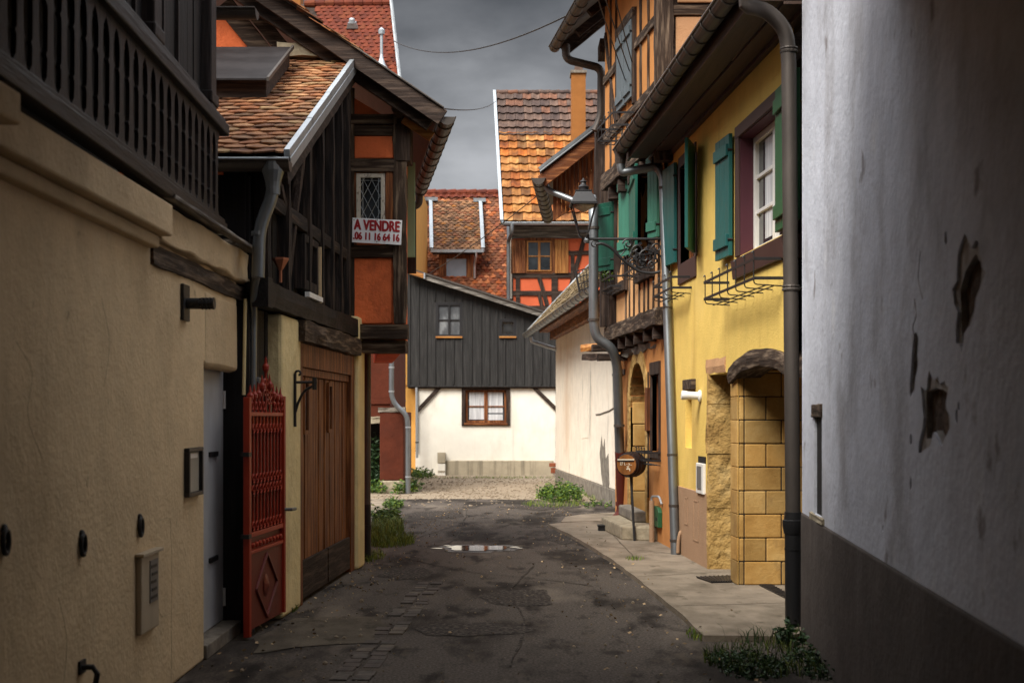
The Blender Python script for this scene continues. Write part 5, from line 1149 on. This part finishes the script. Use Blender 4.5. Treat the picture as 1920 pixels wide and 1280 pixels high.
for k in range(16):
    c = q(1200+random.uniform(-14,32),482+random.uniform(-24,18),random.uniform(-.02,.02)); a = random.uniform(0,6.3); d_ = ex_*math.cos(a)+ez*math.sin(a); s_ = Vector((-d_.z,0,d_.x))
    mb.hexa([c+d_*.01-s_*.012+Vector((0,w_,0)) for w_ in (-.004,.004)]*1+[c+d_*.06-s_*.022+Vector((0,w_,0)) for w_ in (.004,-.004)]+[c+d_*.01+s_*.012+Vector((0,w_,0)) for w_ in (-.004,.004)]+[c+d_*.07+s_*.02+Vector((0,w_,0)) for w_ in (.004,-.004)])
mb.build('iron_leaves', M_iron, t)
lc = q(1094,448)
def ring4(hw,z): return [Vector((lc.x+a*hw,lc.y+b*hw,z)) for a,b in ((-1,-1),(1,-1),(1,1),(-1,1))]
zt_, zm_, zb_ = q(0,360).z, q(0,382).z, q(0,434).z
MB().hexa(ring4(.155,zm_)+ring4(.088,zt_)).build('hood', M_iron, t, .006)
mb = MB().hexa(ring4(.162,zm_-.022)+ring4(.162,zm_)).hexa(ring4(.096,zt_)+ring4(.096,zt_+.012)); mb.build('hood_rim', M_iron, t)
MB().lathe((lc.x,lc.y,zt_+.012),(0,0,1),[(0,.06),(.03,.058),(.045,.066),(.06,.05),(.08,.032),(.10,.03),(.108,.042),(.118,.036),(.13,.016),(.15,.010)],14).build('finial', M_iron, t, smooth=True)
MB().lathe((lc.x,lc.y,zm_-.023),(0,0,-1),[(0,.125),(.02,.12),(.05,.06),(.07,.03)],16).build('reflector', M_curtain, t, smooth=True)
mb = MB()
for a,b in zip(ring4(.140,zm_-.02), ring4(.060,zb_)): mb.beam(a,b,.014,.014,(1,1,.3),0,1)
rb = ring4(.060,zb_)
for a,b in zip(rb,rb[1:]+rb[:1]): mb.beam(a,b,.014,.014,ez,0,1)
for a in rb: mb.tube(smooth_path([a,a+Vector((lc.x-a.x,lc.y-a.y,0))*.3+Vector((0,0,-.055)),Vector((lc.x+.03,lc.y,zb_-.10))]),.008,6)
mb.build('lantern_cage', M_iron, t)
MB().lathe((lc.x+.035,lc.y,q(0,455).z),(0,0,1),[(0,.03),(.03,.036),(.06,.02)],10).build('lamp_socket', M_zinc, t)

# ================================================================== RIGHT 3: yellow house
h = thing('yellow_house', 'yellow rendered house with brown eaves, green shutters and a stone lined porch', 'house', (2.3, 12.6, 0))
w1 = (Rw.U(1466),Rw.U(1388),3.04,4.12); w2 = (13.55,14.35,3.28,4.36)
dr = (11.96,12.92,0,2.0); po = (10.02,11.70,0,2.02); ni = (Rw.U(1297),Rw.U(1285),1.24,1.80)
poly = [(9.95,0),(10.02,0),(10.02,2.02),(11.70,2.02),(11.70,0),(11.96,0),(11.96,2.0),(12.92,2.0),(12.92,0),(14.50,0),(15.16,4.64),(9.95,4.64)]
mb = MB().holed(Rw, poly, [rc(w1), rc(w2), rc(ni)], 0, [.26,.22,.14], [False,False,True])
for a,b,c,d in (((12.92,0),(12.92,2.0),-.45,0),((12.92,2.0),(11.96,2.0),-.45,0),((11.70,2.02),(10.02,2.02),-1.6,0)):
    f = [Rw.p(*a,0),Rw.p(*b,0),Rw.p(*b,c),Rw.p(*a,c)]; mb.bm.faces.new([mb.bm.verts.new(p) for p in f])
mb.build('wall', M_yellow, h)
mb = MB().box(Rw,9.95,15.18,2.3,4.6,-4,-.30).box(Rw,12.95,14.5,0,2.3,-4,-.5).box(Rw,9.95,15.18,0,2.3,-4,-1.7); mb.build('house_core', M_void, h)
# stone lined porch: courses of blocks on the far jamb, facing the camera
mb = MB(); zc_ = 0.045; k = 0
Pj = Front(11.70)
while zc_ < 2.0:
    z2 = min(zc_+.215, 2.01); xs = [2.072,2.12]; x = 2.12 + (.20 if k%2 else .34); xs.append(x)
    while x < 3.6: x += .36; xs.append(x)
    for a,b in zip(xs,xs[1:]): mb.box(Pj,a+.003+random.uniform(0,.003),b-.003,zc_+.003,z2-.003-random.uniform(0,.003),-.10,.012+random.uniform(-.003,.004))
    zc_ = z2; k += 1
st = mb.build('porch_stone', M_stone, h, .009)
mb = MB().box(Pj,2.075,3.7,0,2.02,-.22,.004); mb.build('porch_backing', M_iron, h)
mb = MB(); zc_ = .045
while zc_ < 2.0:
    z2 = min(zc_+.215,2.01); mb.box(Rw,11.705,11.955,zc_+.003,z2-.003,-.08,.012); zc_ = z2
mb.build('pier_stone', M_stone, h, .004)
mb = MB(); zc_ = .04
for hh_ in (.62,.55,.50,.32): mb.plbeam(Rw, 12.90, 13.0, zc_, zc_+hh_-.006, -.40, .018, .010); zc_ += hh_
mb.build('jamb_stone', M_rough, h, smooth=True)
MB().box(Rw,11.96,12.90,.04,2.0,-.46,-.40).build('door', M_dw['z'], h)
MB().plbeam(Rw,12.2,13.05,2.0,2.16,-.30,.012,.006).build('door_lintel', M_orbeige, h)
# hewn arched lintel
n_ = 18; uA, uB = 9.9, 11.88; zl = lambda t: 1.885+.12*math.sin(math.pi*t)**.8; zu = lambda t: 2.02+.135*math.sin(math.pi*t)**.9
mb = MB(); rows = []
for i in range(n_+1):
    t = i/n_; u = uA+(uB-uA)*t; row = []
    for z,n in ((zl(t),-.2),(zl(t),.05),((zl(t)+zu(t))/2,.065),(zu(t),.05),(zu(t),-.2)):
        nn = noise.noise_vector((u*4,z*7,n*9)); row.append(mb.bm.verts.new(Rw.p(u,z+nn.y*.018,n+nn.x*.014)))
    rows.append(row)
for a,b in zip(rows,rows[1:]):
    for j in range(5): mb.bm.faces.new((a[j],a[(j+1)%5],b[(j+1)%5],b[j]))
mb.bm.faces.new(rows[0]); mb.bm.faces.new(rows[-1][::-1]); mb.build('porch_lintel', M_old['y'], h)
MB().pprism(Rw,[(12.96,0),(14.46,0),(14.60,.80),(12.96,.80)],-.05,.014).build('plinth', M_plinth, h, .006)
mb = MB()
for X0,X1,y0,y1 in ((1286,1292,932,983),(1302,1312,938,1014)):
    a = rect(Rw,X0,X1,y0,y1); f_ = .012
    mb.box(Rw,a[0],a[0]+f_*3,a[2],a[3],.014,.019).box(Rw,a[1]-f_*3,a[1],a[2],a[3],.014,.019).box(Rw,a[0],a[1],a[3]-f_,a[3],.014,.0185).box(Rw,a[0],a[1],a[2],a[2]+f_,.014,.0185)
mb.build('access_cover', M_plinth, h)
MB().rbox(Rw,1279,1295,711,731,-.05,.055).build('timber_stub', M_old['x'], h, .01)
# large window
o = MB().box(Rw,w1[0]-.02,w1[1]+.13,w1[3],w1[3]+.11,-.1,.022).box(Rw,w1[1],w1[1]+.13,w1[2],w1[3],-.1,.020).box(Rw,w1[0]-.12,w1[0],w1[2],w1[3],-.1,.020).build('window_surround', M_frame, h, .005)
MB().box(Rw,w1[1]-.012,w1[1]-.001,w1[2],w1[3],-.255,.0).box(Rw,w1[0],w1[1]-.013,w1[3]-.012,w1[3]-.001,-.255,.0).build('reveal', M_purple, h)
casement(Rw,(w1[0],w1[1]-.014,w1[2]+.01,w1[3]-.014),.16,M_wframe,h,2,3,.055,None,[(.56,.80,.1,.93),(.05,.2,.1,.93)],mull=.09)
MB().hexa([Rw.p(u,z,n) for z,n_ in ((w1[2]-.20,None),) for u,n in ((w1[0]-.15,-.2),(w1[1]+.17,-.2),(w1[1]+.17,.03),(w1[0]-.15,.03))]+[Rw.p(u,z,n) for u,z,n in ((w1[0]-.15,w1[2]+.008,-.2),(w1[1]+.17,w1[2]+.008,-.2),(w1[1]+.17,w1[2]-.03,.05),(w1[0]-.15,w1[2]-.03,.05))]).build('sill', M_frame, h, .004)
shutter(Rw,(11.84,.02),(12.30,.045),3.07,4.20,M_tealb,h); shutter(Rw,(w1[0]-.05,.035),(w1[0]-.75,.07),3.05,4.18,M_dkgreen,h)
# small window with its shutters
MB().box(Rw,w2[0]-.05,w2[1]+.05,w2[3],w2[3]+.12,-.1,.018).box(Rw,w2[1],w2[1]+.09,w2[2],w2[3],-.1,.016).box(Rw,w2[0]-.09,w2[0],w2[2],w2[3],-.1,.016).build('window_surround', M_frame, h, .005)
MB().box(Rw,w2[0]-.05,w2[1]+.08,w2[2]-.22,w2[2],-.1,.02).build('stone_apron', M_frame, h, .004)
casement(Rw,w2,.14,M_brown['z'],h,2,3,.05)
shutter(Rw,(14.46,.02),(14.95,.06),3.32,4.45,M_tealb,h,batt=False); shutter(Rw,(13.46,.02),(13.02,.19),3.30,4.42,M_tealb,h,batt=False)
# eaves
mb = MB().box(Rw,9.5,15.3,4.64,4.665,-.1,.20).box(Rw,9.5,15.3,4.665,4.69,.205,.42).box(Rw,9.5,15.3,4.60,4.64,.0,.05); mb.build('soffit', M_soff, h, .003)
mb = MB().box(Rw,9.5,15.32,4.63,4.80,.425,.455); mb.build('fascia_board', M_soff, h, .004)
q0, q1 = Rw.p(9.45,4.80,.46), Rw.p(15.35,4.80,.46); up = Vector((3.6,0,2.9))
mb = MB().hexa([q0,q1,q1+up,q0+up]+[p+Vector((0,0,.08)) for p in (q0,q1,q1+up,q0+up)]); rf = mb.build('roof', M_soff, h)
mb = MB(); Uy = (q0-q1).normalized(); tiles(mb,q1+Vector((0,0,.09)),Uy,up-Uy*up.dot(Uy),(q0-q1).length,4.6,.2,.17); mb.build('roof_tiles', M_tile_old, rf)
gt = MB().gutter(Rw.p(8.9,4.80,.545),Rw.p(15.25,4.75,.545),.078,beads=19).build('gutter', M_zincd, h)
MB().tube([Rw.p(8.9,4.808,.628),Rw.p(15.27,4.758,.628)],.009,6).build('gutter_lip', M_zincl, gt)
# downpipes
GY = 9.42
pp = [PX(1396,-40,GY),PX(1400,12,GY),PX(1440,24,GY),PX(1472,62,GY),PX(1479,120,GY),PX(1487,985,GY)]
dp = MB().tube(round_path([pp[0],pp[1]],.05)[:1]+smooth_path(pp[1:5],6)+[pp[5]], .056, 16).build('downpipe', M_zincd, h, smooth=True)
for X,y in ((1479,100),(1483,545)): MB().lathe(PX(X,y,GY),(0,0,1),[(0,.064),(.012,.066),(.022,.058),(.03,.066),(.04,.064)],16).build('pipe_collar', M_zincd, dp)
MB().tube([PX(1483,545,GY)+Vector((.05,0,.02)),PX(1483,545,GY)+Vector((.14,.1,.02))],.01,6).build('pipe_clip', M_zincd, dp)
MB().tube([PX(1487,985,GY),PX(1488,1189,GY)],.062,16).lathe(PX(1487,1000,GY),(0,0,1),[(0,.066),(.06,.078),(.10,.078),(.105,.066),(.16,.062)],16).lathe(PX(1487.5,1030,GY),(0,0,1),[(0,.066),(.012,.066)],16).build('cast_shoe', M_cast, dp, smooth=True)
a = Rw.p(15.18,4.74,.545)
pp = [a+Vector((0,0,-.02)), a+Vector((.0,0,-.20)), a+Vector((.015,0,-.27)), PX(1232,312,15.10), PX(1243,330,15.05), PX(1266,1040,14.3)]
dp = MB().tube(round_path(pp,.10,5), .050, 14).build('downpipe', M_zinc, h, smooth=True)
MB().lathe(a+Vector((0,0,-.03)),(0,0,-1),[(0,.075),(.08,.065),(.14,.052)],14).build('funnel', M_zincd, dp)
for y in (355,530,580,855,950,1015):
    X = 1243+(y-330)*(1266-1243)/708; MB().lathe(PX(X,y,15.05-.75*(y-330)/710),(0,0,1),[(0,.057),(.03,.058)],14).build('pipe_collar', M_zincd, dp)
MB().tube(round_path([PX(1278,996,14.3),PX(1275,998,14.25),PX(1272,1012,14.25),PX(1271,1036,14.25)],.05),.02,8).build('stub_pipe', M_plinth, dp, smooth=True)
rack('window_box_rack','large empty black iron rack under the white framed window of the yellow house','rack',Rw,10.2,12.05,2.64,2.84,.24,'iron window box racks',7)
rack('window_box_rack','black iron rack under the narrow shuttered window of the yellow house','rack',Rw,13.75,14.85,2.92,3.08,.22,'iron window box racks',4)
t = thing('wall_camera', 'white plastic wall light sticking out of the yellow wall below a timber stub', 'wall light', Rw.p(13.3,1.75,0))
u, z = 13.30, Rw.z(742,13.3)
MB().lathe(Rw.p(u,z,0),(-1,0,0),[(0,.06),(.02,.062),(.03,.045)],14).build('base', M_plastic, t, smooth=True)
MB().lathe(Rw.p(u,z,.03),(-1,.05,.05),[(0,.04),(.10,.042),(.15,.05),(.17,.045),(.175,.02)],14).build('lamp_head', M_plastic, t, smooth=True)
t = thing('wall_mailbox', 'cream letter box with a grey window set in the yellow wall by the doorway', 'mailbox', Rw.p(13.1,.79,0))
b_ = rect(Rw,1311,1324,868,925); MB().box(Rw,*b_,.001,.035).build('case', M_wframe, t, .006)
MB().box(Rw,b_[0]+.07,b_[1]-.07,b_[2]+.05,b_[3]-.03,.035,.042).build('window_pane', M_greyplastic, t)
MB().box(Rw,b_[0],b_[1],b_[3]+.002,b_[3]+.07,.001,.012).build('slot', M_void, t)
t = thing('door_mat', 'black grated doormat on the concrete in front of the yellow house doorway', 'doormat', (1.9,12.05,.045))
cs = [GX(1306,1092),GX(1334,1102),GX(1371,1101),GX(1371,1089)]; 
mb = MB().prism([(p.x,p.y,.049) for p in cs],(0,0,.010)); mb.build('tray', M_iron, t)
mb = MB()
for k in range(9): mb.beam(cs[0].lerp(cs[3],k/8)+Vector((0,0,.062)), cs[1].lerp(cs[2],k/8)+Vector((0,0,.062)), .012,.006,(0,0,1),0,1)
mb.build('grate', M_cast, t)
t = thing('drain_channel', 'dark drain channel crossing the concrete at the porch entrance', 'drain', (2.1,10.6,.045))
cs = [GX(1424,1107),GX(1480,1136),GX(1500,1136),GX(1448,1107)]; MB().prism([(p.x,p.y,.048) for p in cs],(0,0,.008)).build('channel', M_cast, t)
mb = MB()
for k in range(12): mb.beam(cs[0].lerp(cs[1],k/11)+Vector((0,0,.059)), cs[3].lerp(cs[2],k/11)+Vector((0,0,.059)), .02,.006,(0,0,1),0,1)
mb.build('grating', M_iron, t)

# ================================================================== RIGHT 4: grey house with damaged plaster
h = thing('grey_house', 'pale grey rendered house with broken plaster patches, nearest on the right', 'house', (2.0, 4.5, 0))
def gpoly(pts, amp=.026):
    q = [pz(G,X,y) for X,y in pts]; o = []
    for a,b in zip(q,q[1:]+q[:1]):
        n = max(2,int(math.hypot(a[0]-b[0],a[1]-b[1])/.03))
        for i in range(n):
            u,z = a[0]+(b[0]-a[0])*i/n, a[1]+(b[1]-a[1])*i/n; nn = noise.noise_vector((u*9,z*9,3)); o.append((u+nn.x*amp,z+nn.y*amp))
    return o
h1 = gpoly([(1824,476),(1836,490),(1834,530),(1824,575),(1812,600),(1806,636),(1797,638),(1794,600),(1795,545),(1803,505)])
h2 = gpoly([(1731,735),(1752,731),(1762,724),(1772,738),(1773,815),(1764,826),(1752,812),(1742,826),(1732,822)])
h3 = gpoly([(1714,628),(1720,632),(1720,680),(1714,715),(1708,736),(1706,716),(1710,670)],.004)
h4 = rc(rect(G,1526,1541,756,968))
def grow(pl_, k, s):
    cu_, cz_ = sum(p[0] for p in pl_)/len(pl_), sum(p[1] for p in pl_)/len(pl_); o = []
    for u,z in pl_:
        d = math.hypot(u-cu_,z-cz_) or 1; g = k*max(.12, .8+2.6*noise.noise((u*13,z*13,s))); o.append((u+(u-cu_)/d*g, z+(z-cz_)/d*g))
    return o
g1, g2, g3 = grow(h1,.055,1), grow(h2,.05,2), grow(h3,.022,3)
chips = []
for k in range(15):
    X, y = random.uniform(1640,1905), random.uniform(430,1010)
    if any(abs(X-a)<40+50*(k%2) and abs(y-b)<110 for a,b in ((1812,556),(1752,780),(1713,680))): continue
    u0_, z0_ = pz(G,X,y)
    if z0_ < 1.0: continue
    r_ = random.choice((.006,.009,.013,.02)); chips.append([(u0_+math.cos(a*.524)*r_*(1+.9*noise.noise((a*2.1,k,0))), z0_+math.sin(a*.524)*r_*1.3*(1+.9*noise.noise((a*2.1,k,5)))) for a in range(12)])
sr = rect(G,1527,1541,780,966)
mb = MB().holed(G,[(-6,.892),(9.2,.892),(9.2,7.6),(-6,7.6)],[g1,g2,g3,rc(sr)]+chips,0,[.0125]*3+[.018]+[.009]*len(chips),[False]*4+[True]*len(chips))
mb.build('wall', M_grey, h)
M_under = plaster('chipped_undercoat', (.42,.385,.35), .3, .9, 24, stain=[((.16,.12,.09), (9,9,9), .52, .66, .7)])
mb = MB()
for a_, b_, d_ in ((g1,h1,.036),(g2,h2,.036),(g3,h3,.026)): mb.holed(G, grow(a_,.02,0), [b_], -.012, [d_-.012])
mb.build('chipped_edge', M_under, h)
mb = MB().box(G,-6,9.18,0,7.6,-4,-.20); mb.build('house_core', M_brick if False else M_mortar, h)
M_hole = mat('exposed_rubble', [(.3,(.030,.018,.012)), (.55,(.11,.068,.040)), (.75,(.22,.15,.09))], 9, (1,1,1), 9, .95, 0, 1.0, 14, low=.8, bdist=.05)
mb = MB()
for hp_,d in ((h1,.036),(h2,.036),(h3,.026)): mb.pprism(G,hp_,-d-.02,-d+.001)
mb.build('exposed_masonry', M_hole, h)
mb = MB().plbeam(G,*rect(G,1524,1542,757,782),-.02,.012,.004); mb.build('slit_lintel', M_old['y'], h)
MB().box(G,*sr,-.06,-.0175).build('slit_shade', M_void, h)  # near-black plate stands in for the shade deep in the slit
MB().plbeam(G,*rect(G,1522,1546,966,978),-.02,.016,.006).build('slit_sill', M_mortar, h)
mb = MB().box(G,-6,9.21,0,.89,-.4,.014); mb.build('plinth', M_gplinth, h, .01)
mb = MB().box(G,9.19,9.205,.892,7.6,-.5,.004); mb.build('corner_bead', M_grey, h)
mb = MB(); slab(mb, G.p(-6,7.4,.7), (G.p(1,0,0)-G.p(0,0,0)), (.78,-.08,.62), 15.4, 5.5, .16); mb.build('roof', M_tile_old, h)
# crack lines in the plaster
mb = MB(); 
for pts in (((1715,560),(1718,590),(1712,612),(1714,628)),((1730,560),(1722,520),(1726,470))):
    p_ = [pz(G,X,y) for X,y in pts]; mb.tube(smooth_path([G.p(u,z,-.001) for u,z in p_]),.0028,5)
mb.build('plaster_crack', M_hole, h)

# unseen blocks added over and behind the viewpoint to darken the near lane
h = thing('shade_blocker', 'added unseen blocks bridging the lane behind the viewpoint, shading the foreground', 'house', (0,-3,0))
mb = MB().abox(-7,7,-9,2.3,2.62,7.4); mb.abox(-1.62,1.62,2.305,4.4,3.16,6.4).abox(-1.62,1.62,4.405,5.9,3.68,5.3); mb.build('shade_blocks', M_creaml, h)
mb = MB().abox(-7,-1.95,-9,-6.05,0,2.61).abox(1.75,7,-9,-6.05,0,2.61); mb.build('shade_blocker_wall', M_creaml, h)

# ================================================================== plants
def leaf(mb, p, d, s, w_=.45):
    d = d.normalized(); a = Vector((random.uniform(-1,1),random.uniform(-1,1),random.uniform(-1,1))); sd_ = d.cross(a)
    if sd_.length < 1e-3: return
    sd_.normalize(); n = d.cross(sd_); b = mb.bm
    v = [b.verts.new(p), b.verts.new(p+d*s*.5+sd_*s*w_*.5+n*s*.06), b.verts.new(p+d*s), b.verts.new(p+d*s*.5-sd_*s*w_*.5+n*s*.06)]
    b.faces.new(v)
def weed(name, label, cat, c, rx, ry, hh, stems, per, ls, m=None, group='weeds along the lane', upright=.6, avoid=None):
    mb = MB(); mg = MB(); c = Vector(c)
    for k in range(stems):
        a = random.uniform(0,6.283); r = math.sqrt(random.random()); b0 = c+Vector((math.cos(a)*r*rx,math.sin(a)*r*ry,0))
        top = hh*random.uniform(.45,1.0)*(1-.45*r); lean = Vector((random.uniform(-.4,.4),random.uniform(-.4,.4),0))*top*(1.4-upright)
        mg.tube([b0,b0+lean*.4+Vector((0,0,top*.6)),b0+lean+Vector((0,0,top))],[.004,.003,.0015],4,False)
        for j in range(per):
            t_ = random.uniform(.15,1.05); p = b0+lean*t_*t_+Vector((0,0,top*t_)); aa = random.uniform(0,6.283)
            leaf(mb,p,Vector((math.cos(aa),math.sin(aa),random.uniform(-.25,.7))),ls*random.uniform(.6,1.25))
    t = thing(name,label,cat,c,group)
    mb.build('leaves', m or M_leaf, t); mg.build('stems', m or M_leaf, t); return t
def tuft(name, label, cat, c, rx, ry, hh, n, group='weeds along the lane', m=None):
    mb = MB(); c = Vector(c)
    for k in range(n):
        a = random.uniform(0,6.283); r = math.sqrt(random.random()); b0 = c+Vector((math.cos(a)*r*rx,math.sin(a)*r*ry,0)); l = hh*random.uniform(.4,1); ln = Vector((random.uniform(-.6,.6),random.uniform(-.6,.6),0))*l
        s_ = Vector((random.uniform(-1,1),random.uniform(-1,1),0)).normalized()*.004
        q1 = b0+ln*.35+Vector((0,0,l*.6)); q2 = b0+ln+Vector((0,0,l*.85)); V = mb.bm.verts.new
        a_,b_,c_,d_,e_ = V(b0-s_),V(b0+s_),V(q1+s_*.8),V(q1-s_*.8),V(q2); mb.bm.faces.new((a_,b_,c_,d_)); mb.bm.faces.new((d_,c_,e_))
    o = mb.build(name, m or M_grass); o['kind'] = 'stuff'; return recentre(o)
weed('weed_clump','bushy green weeds at the foot of the dark red pier','weeds',GX(735,922),.62,.8,.42,150,9,.09)
weed('weed_clump','low leafy weeds with small flowers beside the grey downpipe before the white house','weeds',GX(783,895),.42,.9,.34,90,8,.08)
weed('ivy','dark ivy climbing the shadowed side of the dark red pier','ivy',GX(706,920)+Vector((0,-.1,0)),.26,.3,1.55,130,16,.10,M_ivy,upright=1.25)
tuft('grass_tuft','grass growing beside the cast drain pipe on the left of the lane','grass',GX(722,1000),.24,1.3,.26,800)
tuft('grass_tuft','grass patch spreading onto the asphalt left of the puddle','grass',GX(732,1018),.30,.6,.18,700)
weed('weed_clump','small yellow green weed growing through the asphalt at the left wall','weeds',GX(724,978),.20,.6,.32,90,9,.06)
weed('weed_clump','small weed at the edge of the left side apron, nearer than the red pier','weeds',GX(738,950),.18,.6,.22,60,8,.05)
weed('weed_clump','bushy yellow green weeds against the corner of the white shed','weeds',GX(1050,936),.42,1.1,.46,200,9,.065)
tuft('grass_tuft','dry grass and moss in front of the shed bushes','grass',GX(1040,946),.6,.8,.10,420)
tuft('grass_tuft','thin grass along the base of the white house wall','grass',GX(930,896),1.9,.30,.09,420)
weed('weed_clump','sparse weeds in the angle where the shed meets the tall downpipe','weeds',GX(1120,950),.25,.7,.16,24,7,.05)
tuft('grass_tuft','tiny grass tuft in the pavement joint in front of the mailbox','grass',GX(1192,1056)+Vector((0,0,.045)),.12,.12,.05,60)
tuft('grass_tuft','little grass clump on the nearest corner of the right pavement edge','grass',GX(1306,1192),.07,.22,.07,90)
weed('weed_clump','dark broad leaved weeds at the foot of the black cast drain pipe','weeds',GX(1490,1210),.13,.22,.22,26,7,.055,M_ivy)  # the ivy's dark green also puts foreground shade into these near weeds
weed('weed_clump','dark low ground cover at the bottom right beside the pavement corner','weeds',GX(1400,1250),.24,.42,.08,150,7,.032,M_ivy)
weed('weed_clump','mixed green and dry weeds at the foot of the grey wall','weeds',GX(1520,1252),.14,.42,.15,50,6,.04,M_ivy)
tuft('grass_tuft','thin stalks rising behind the ground cover at the right pavement','grass',GX(1440,1208),.30,.08,.20,50,m=M_grass_shade)
weed('weed_clump','single dark weed growing out of the base of the grey plinth','weeds',GX(1592,1282),.05,.10,.22,8,7,.07,M_ivy)
weed('potted_sprout','small pale green sprout in the iron rack at the end of the orange house','plant',PX(1134,528,17.9),.10,.12,.20,10,6,.06,group='plants in racks')

tuft('grass_tuft','low dark grass running along the bottom right verge beside the grey wall','grass',GX(1450,1240),.45,.55,.11,600,m=M_grass_shade)
mb = MB()
for k in range(900):
    y = 6.0+17*random.random()**1.2; side = random.random(); x = (random.gauss(-1.62+.055*(y-10),.18) if side < .45 else (random.gauss(1.05-.03*(y-8),.25) if side < .8 else random.uniform(-1.2,1.0)))
    leaf(mb, Vector((x,y,.05 if x > .9 and y < 18 else .008)), Vector((random.uniform(-1,1),random.uniform(-1,1),random.uniform(0,.25))), random.uniform(.012,.04), .6)
o = mb.build('leaf_litter', M_dry); o['kind'] = 'stuff'
tuft('grass_tuft','dry grass blades at the foot of the cream corner pier','grass',GX(700,1046),.12,.45,.12,160)
tuft('grass_tuft','sparse grass at the wall foot between the yellow gate pier and the garage gate','grass',GX(548,1142),.06,.25,.09,60)
tuft('grass_tuft','thin grass growing along the foot of the shed plinth','grass',GX(1105,925),.16,2.2,.14,300)
# pavement joints
for X0_,y0_,X1_,y1_ in ((1108,1028,1268,1046),(1196,1090,1352,1080),(1262,1146,1478,1140),(1150,1010,1190,1052)):
    a, b = GX(X0_,y0_), GX(X1_,y1_); d_ = (b-a).normalized(); s_ = Vector((d_.y,-d_.x,0)); n_ = 14; L_, R2 = [], []
    for i in range(n_+1):
        q = a.lerp(b,i/n_); nn = noise.noise_vector((q.x*6,q.y*6,1))*.012; L_.append(q+s_*.006+nn); R2.append(q-s_*.006+nn)
    struct(sheet('pavement_joint', [(p.x,p.y) for p in L_+R2[::-1]], .049, M_earth))

# ================================================================== overhead wires
def wire(label, a, b, sag, r=.010):
    a,b = Vector(a),Vector(b); pts = [a.lerp(b,i/20)+Vector((0,0,-sag*4*(i/20)*(1-i/20))) for i in range(21)]
    o = MB().tube(pts,r,6).build('overhead_wire', M_cable); tag(o,label,'wire','wires over the lane'); return recentre(o)
wire('thick wire sagging from the red tile roof to the eaves of the orange house', PX(738,77,35.0), PX(1066,28,18.3), .42, .013)
wire('thin wire between the gabled house gutter and the amber tile roof', PX(812,201,13.0), PX(930,190,39), .12, .009)
wire('leftmost of the thin wires coming down to the upper insulators', PX(1052,-2,11.5)+Vector((-.12,-1.0,.9)), PX(1178,166,16.8), .05, .007)
wire('second of the thin wires coming down to the upper insulators, right of the leftmost', PX(1066,-2,11.5)+Vector((-.12,-1.0,.9)), PX(1186,150,16.6), .05, .007)
wire('rightmost thin wire coming down to the insulator on the grey shutter', PX(1100,-2,12.5)+Vector((-.1,-1.0,.9)), PX(1188,128,16.3), .04, .007)
wire('short wire from the wall insulator to the black insulator by the gutter', PX(1176,166,16.9), PX(1219,187,15.2), .06, .010)
wire('short upper wire running down to the insulator by the gutter', PX(1188,150,16.5), PX(1222,184,15.1), .02, .008)
wire('fine diagonal wire crossing in front of the dormer roof', PX(806,512,34.3), PX(1066,318,24), .10, .010)
def insul(label, X, y, Y):
    c = PX(X,y,Y); t = thing('insulator',label,'insulator',c,'insulators on the orange house')
    MB().lathe(c+Vector((0,0,-.05)),(0,0,1),[(0,.03),(.03,.045),(.05,.03),(.07,.042),(.09,.02)],10).build('porcelain', M_iron, t, smooth=True)
    MB().tube([c+Vector((0,0,-.03)),c+Vector((.22,.02,-.05))],.012,6).build('bracket', M_iron, t)
insul('black insulator nearest the yellow house gutter',1220,187,15.1); insul('black insulator lower left on the orange upper storey',1163,166,17.0); insul('black insulator on the rail below the grey shutter',1184,139,16.5)

# ------------------------------------------------------------------ parts made of several separate timbers become one object each
def split_loose(o):
    bm = bmesh.new(); bm.from_mesh(o.data); seen = set(); comps = []
    for v in bm.verts:
        if v in seen: continue
        st_ = [v]; seen.add(v); comp = []
        while st_:
            a = st_.pop(); comp.append(a.index)
            for e in a.link_edges:
                b = e.other_vert(a)
                if b not in seen: seen.add(b); st_.append(b)
        comps.append(set(comp))
    bm.free()
    if len(comps) < 2: return
    src = o.data
    for k, cset in enumerate(comps):
        b2 = bmesh.new(); b2.from_mesh(src); b2.verts.ensure_lookup_table()
        bmesh.ops.delete(b2, geom=[v for v in b2.verts if v.index not in cset], context='VERTS')
        me = bpy.data.meshes.new(o.name); b2.to_mesh(me); b2.free(); me.materials.append(src.materials[0])
        if k == 0: o.data = me
        else:
            c = o.copy(); c.data = me; sc.collection.objects.link(c)
SPLIT = ('balcony_post','plaster_panel','rail','window_jamb','post','stud','joist_end','brace','gable_brace','sill_beam','timber_frame','barge_board','loggia_batten','strap','rafter','access_cover','kick_board','dormer_cheek','screw','wall_plate','scroll','batten','diamond_moulding','exposed_masonry','pipe_collar','hinge','base_bar')
for o in list(sc.objects):
    if o.type == 'MESH' and o.parent and o.name.split('.')[0] in SPLIT: split_loose(o)
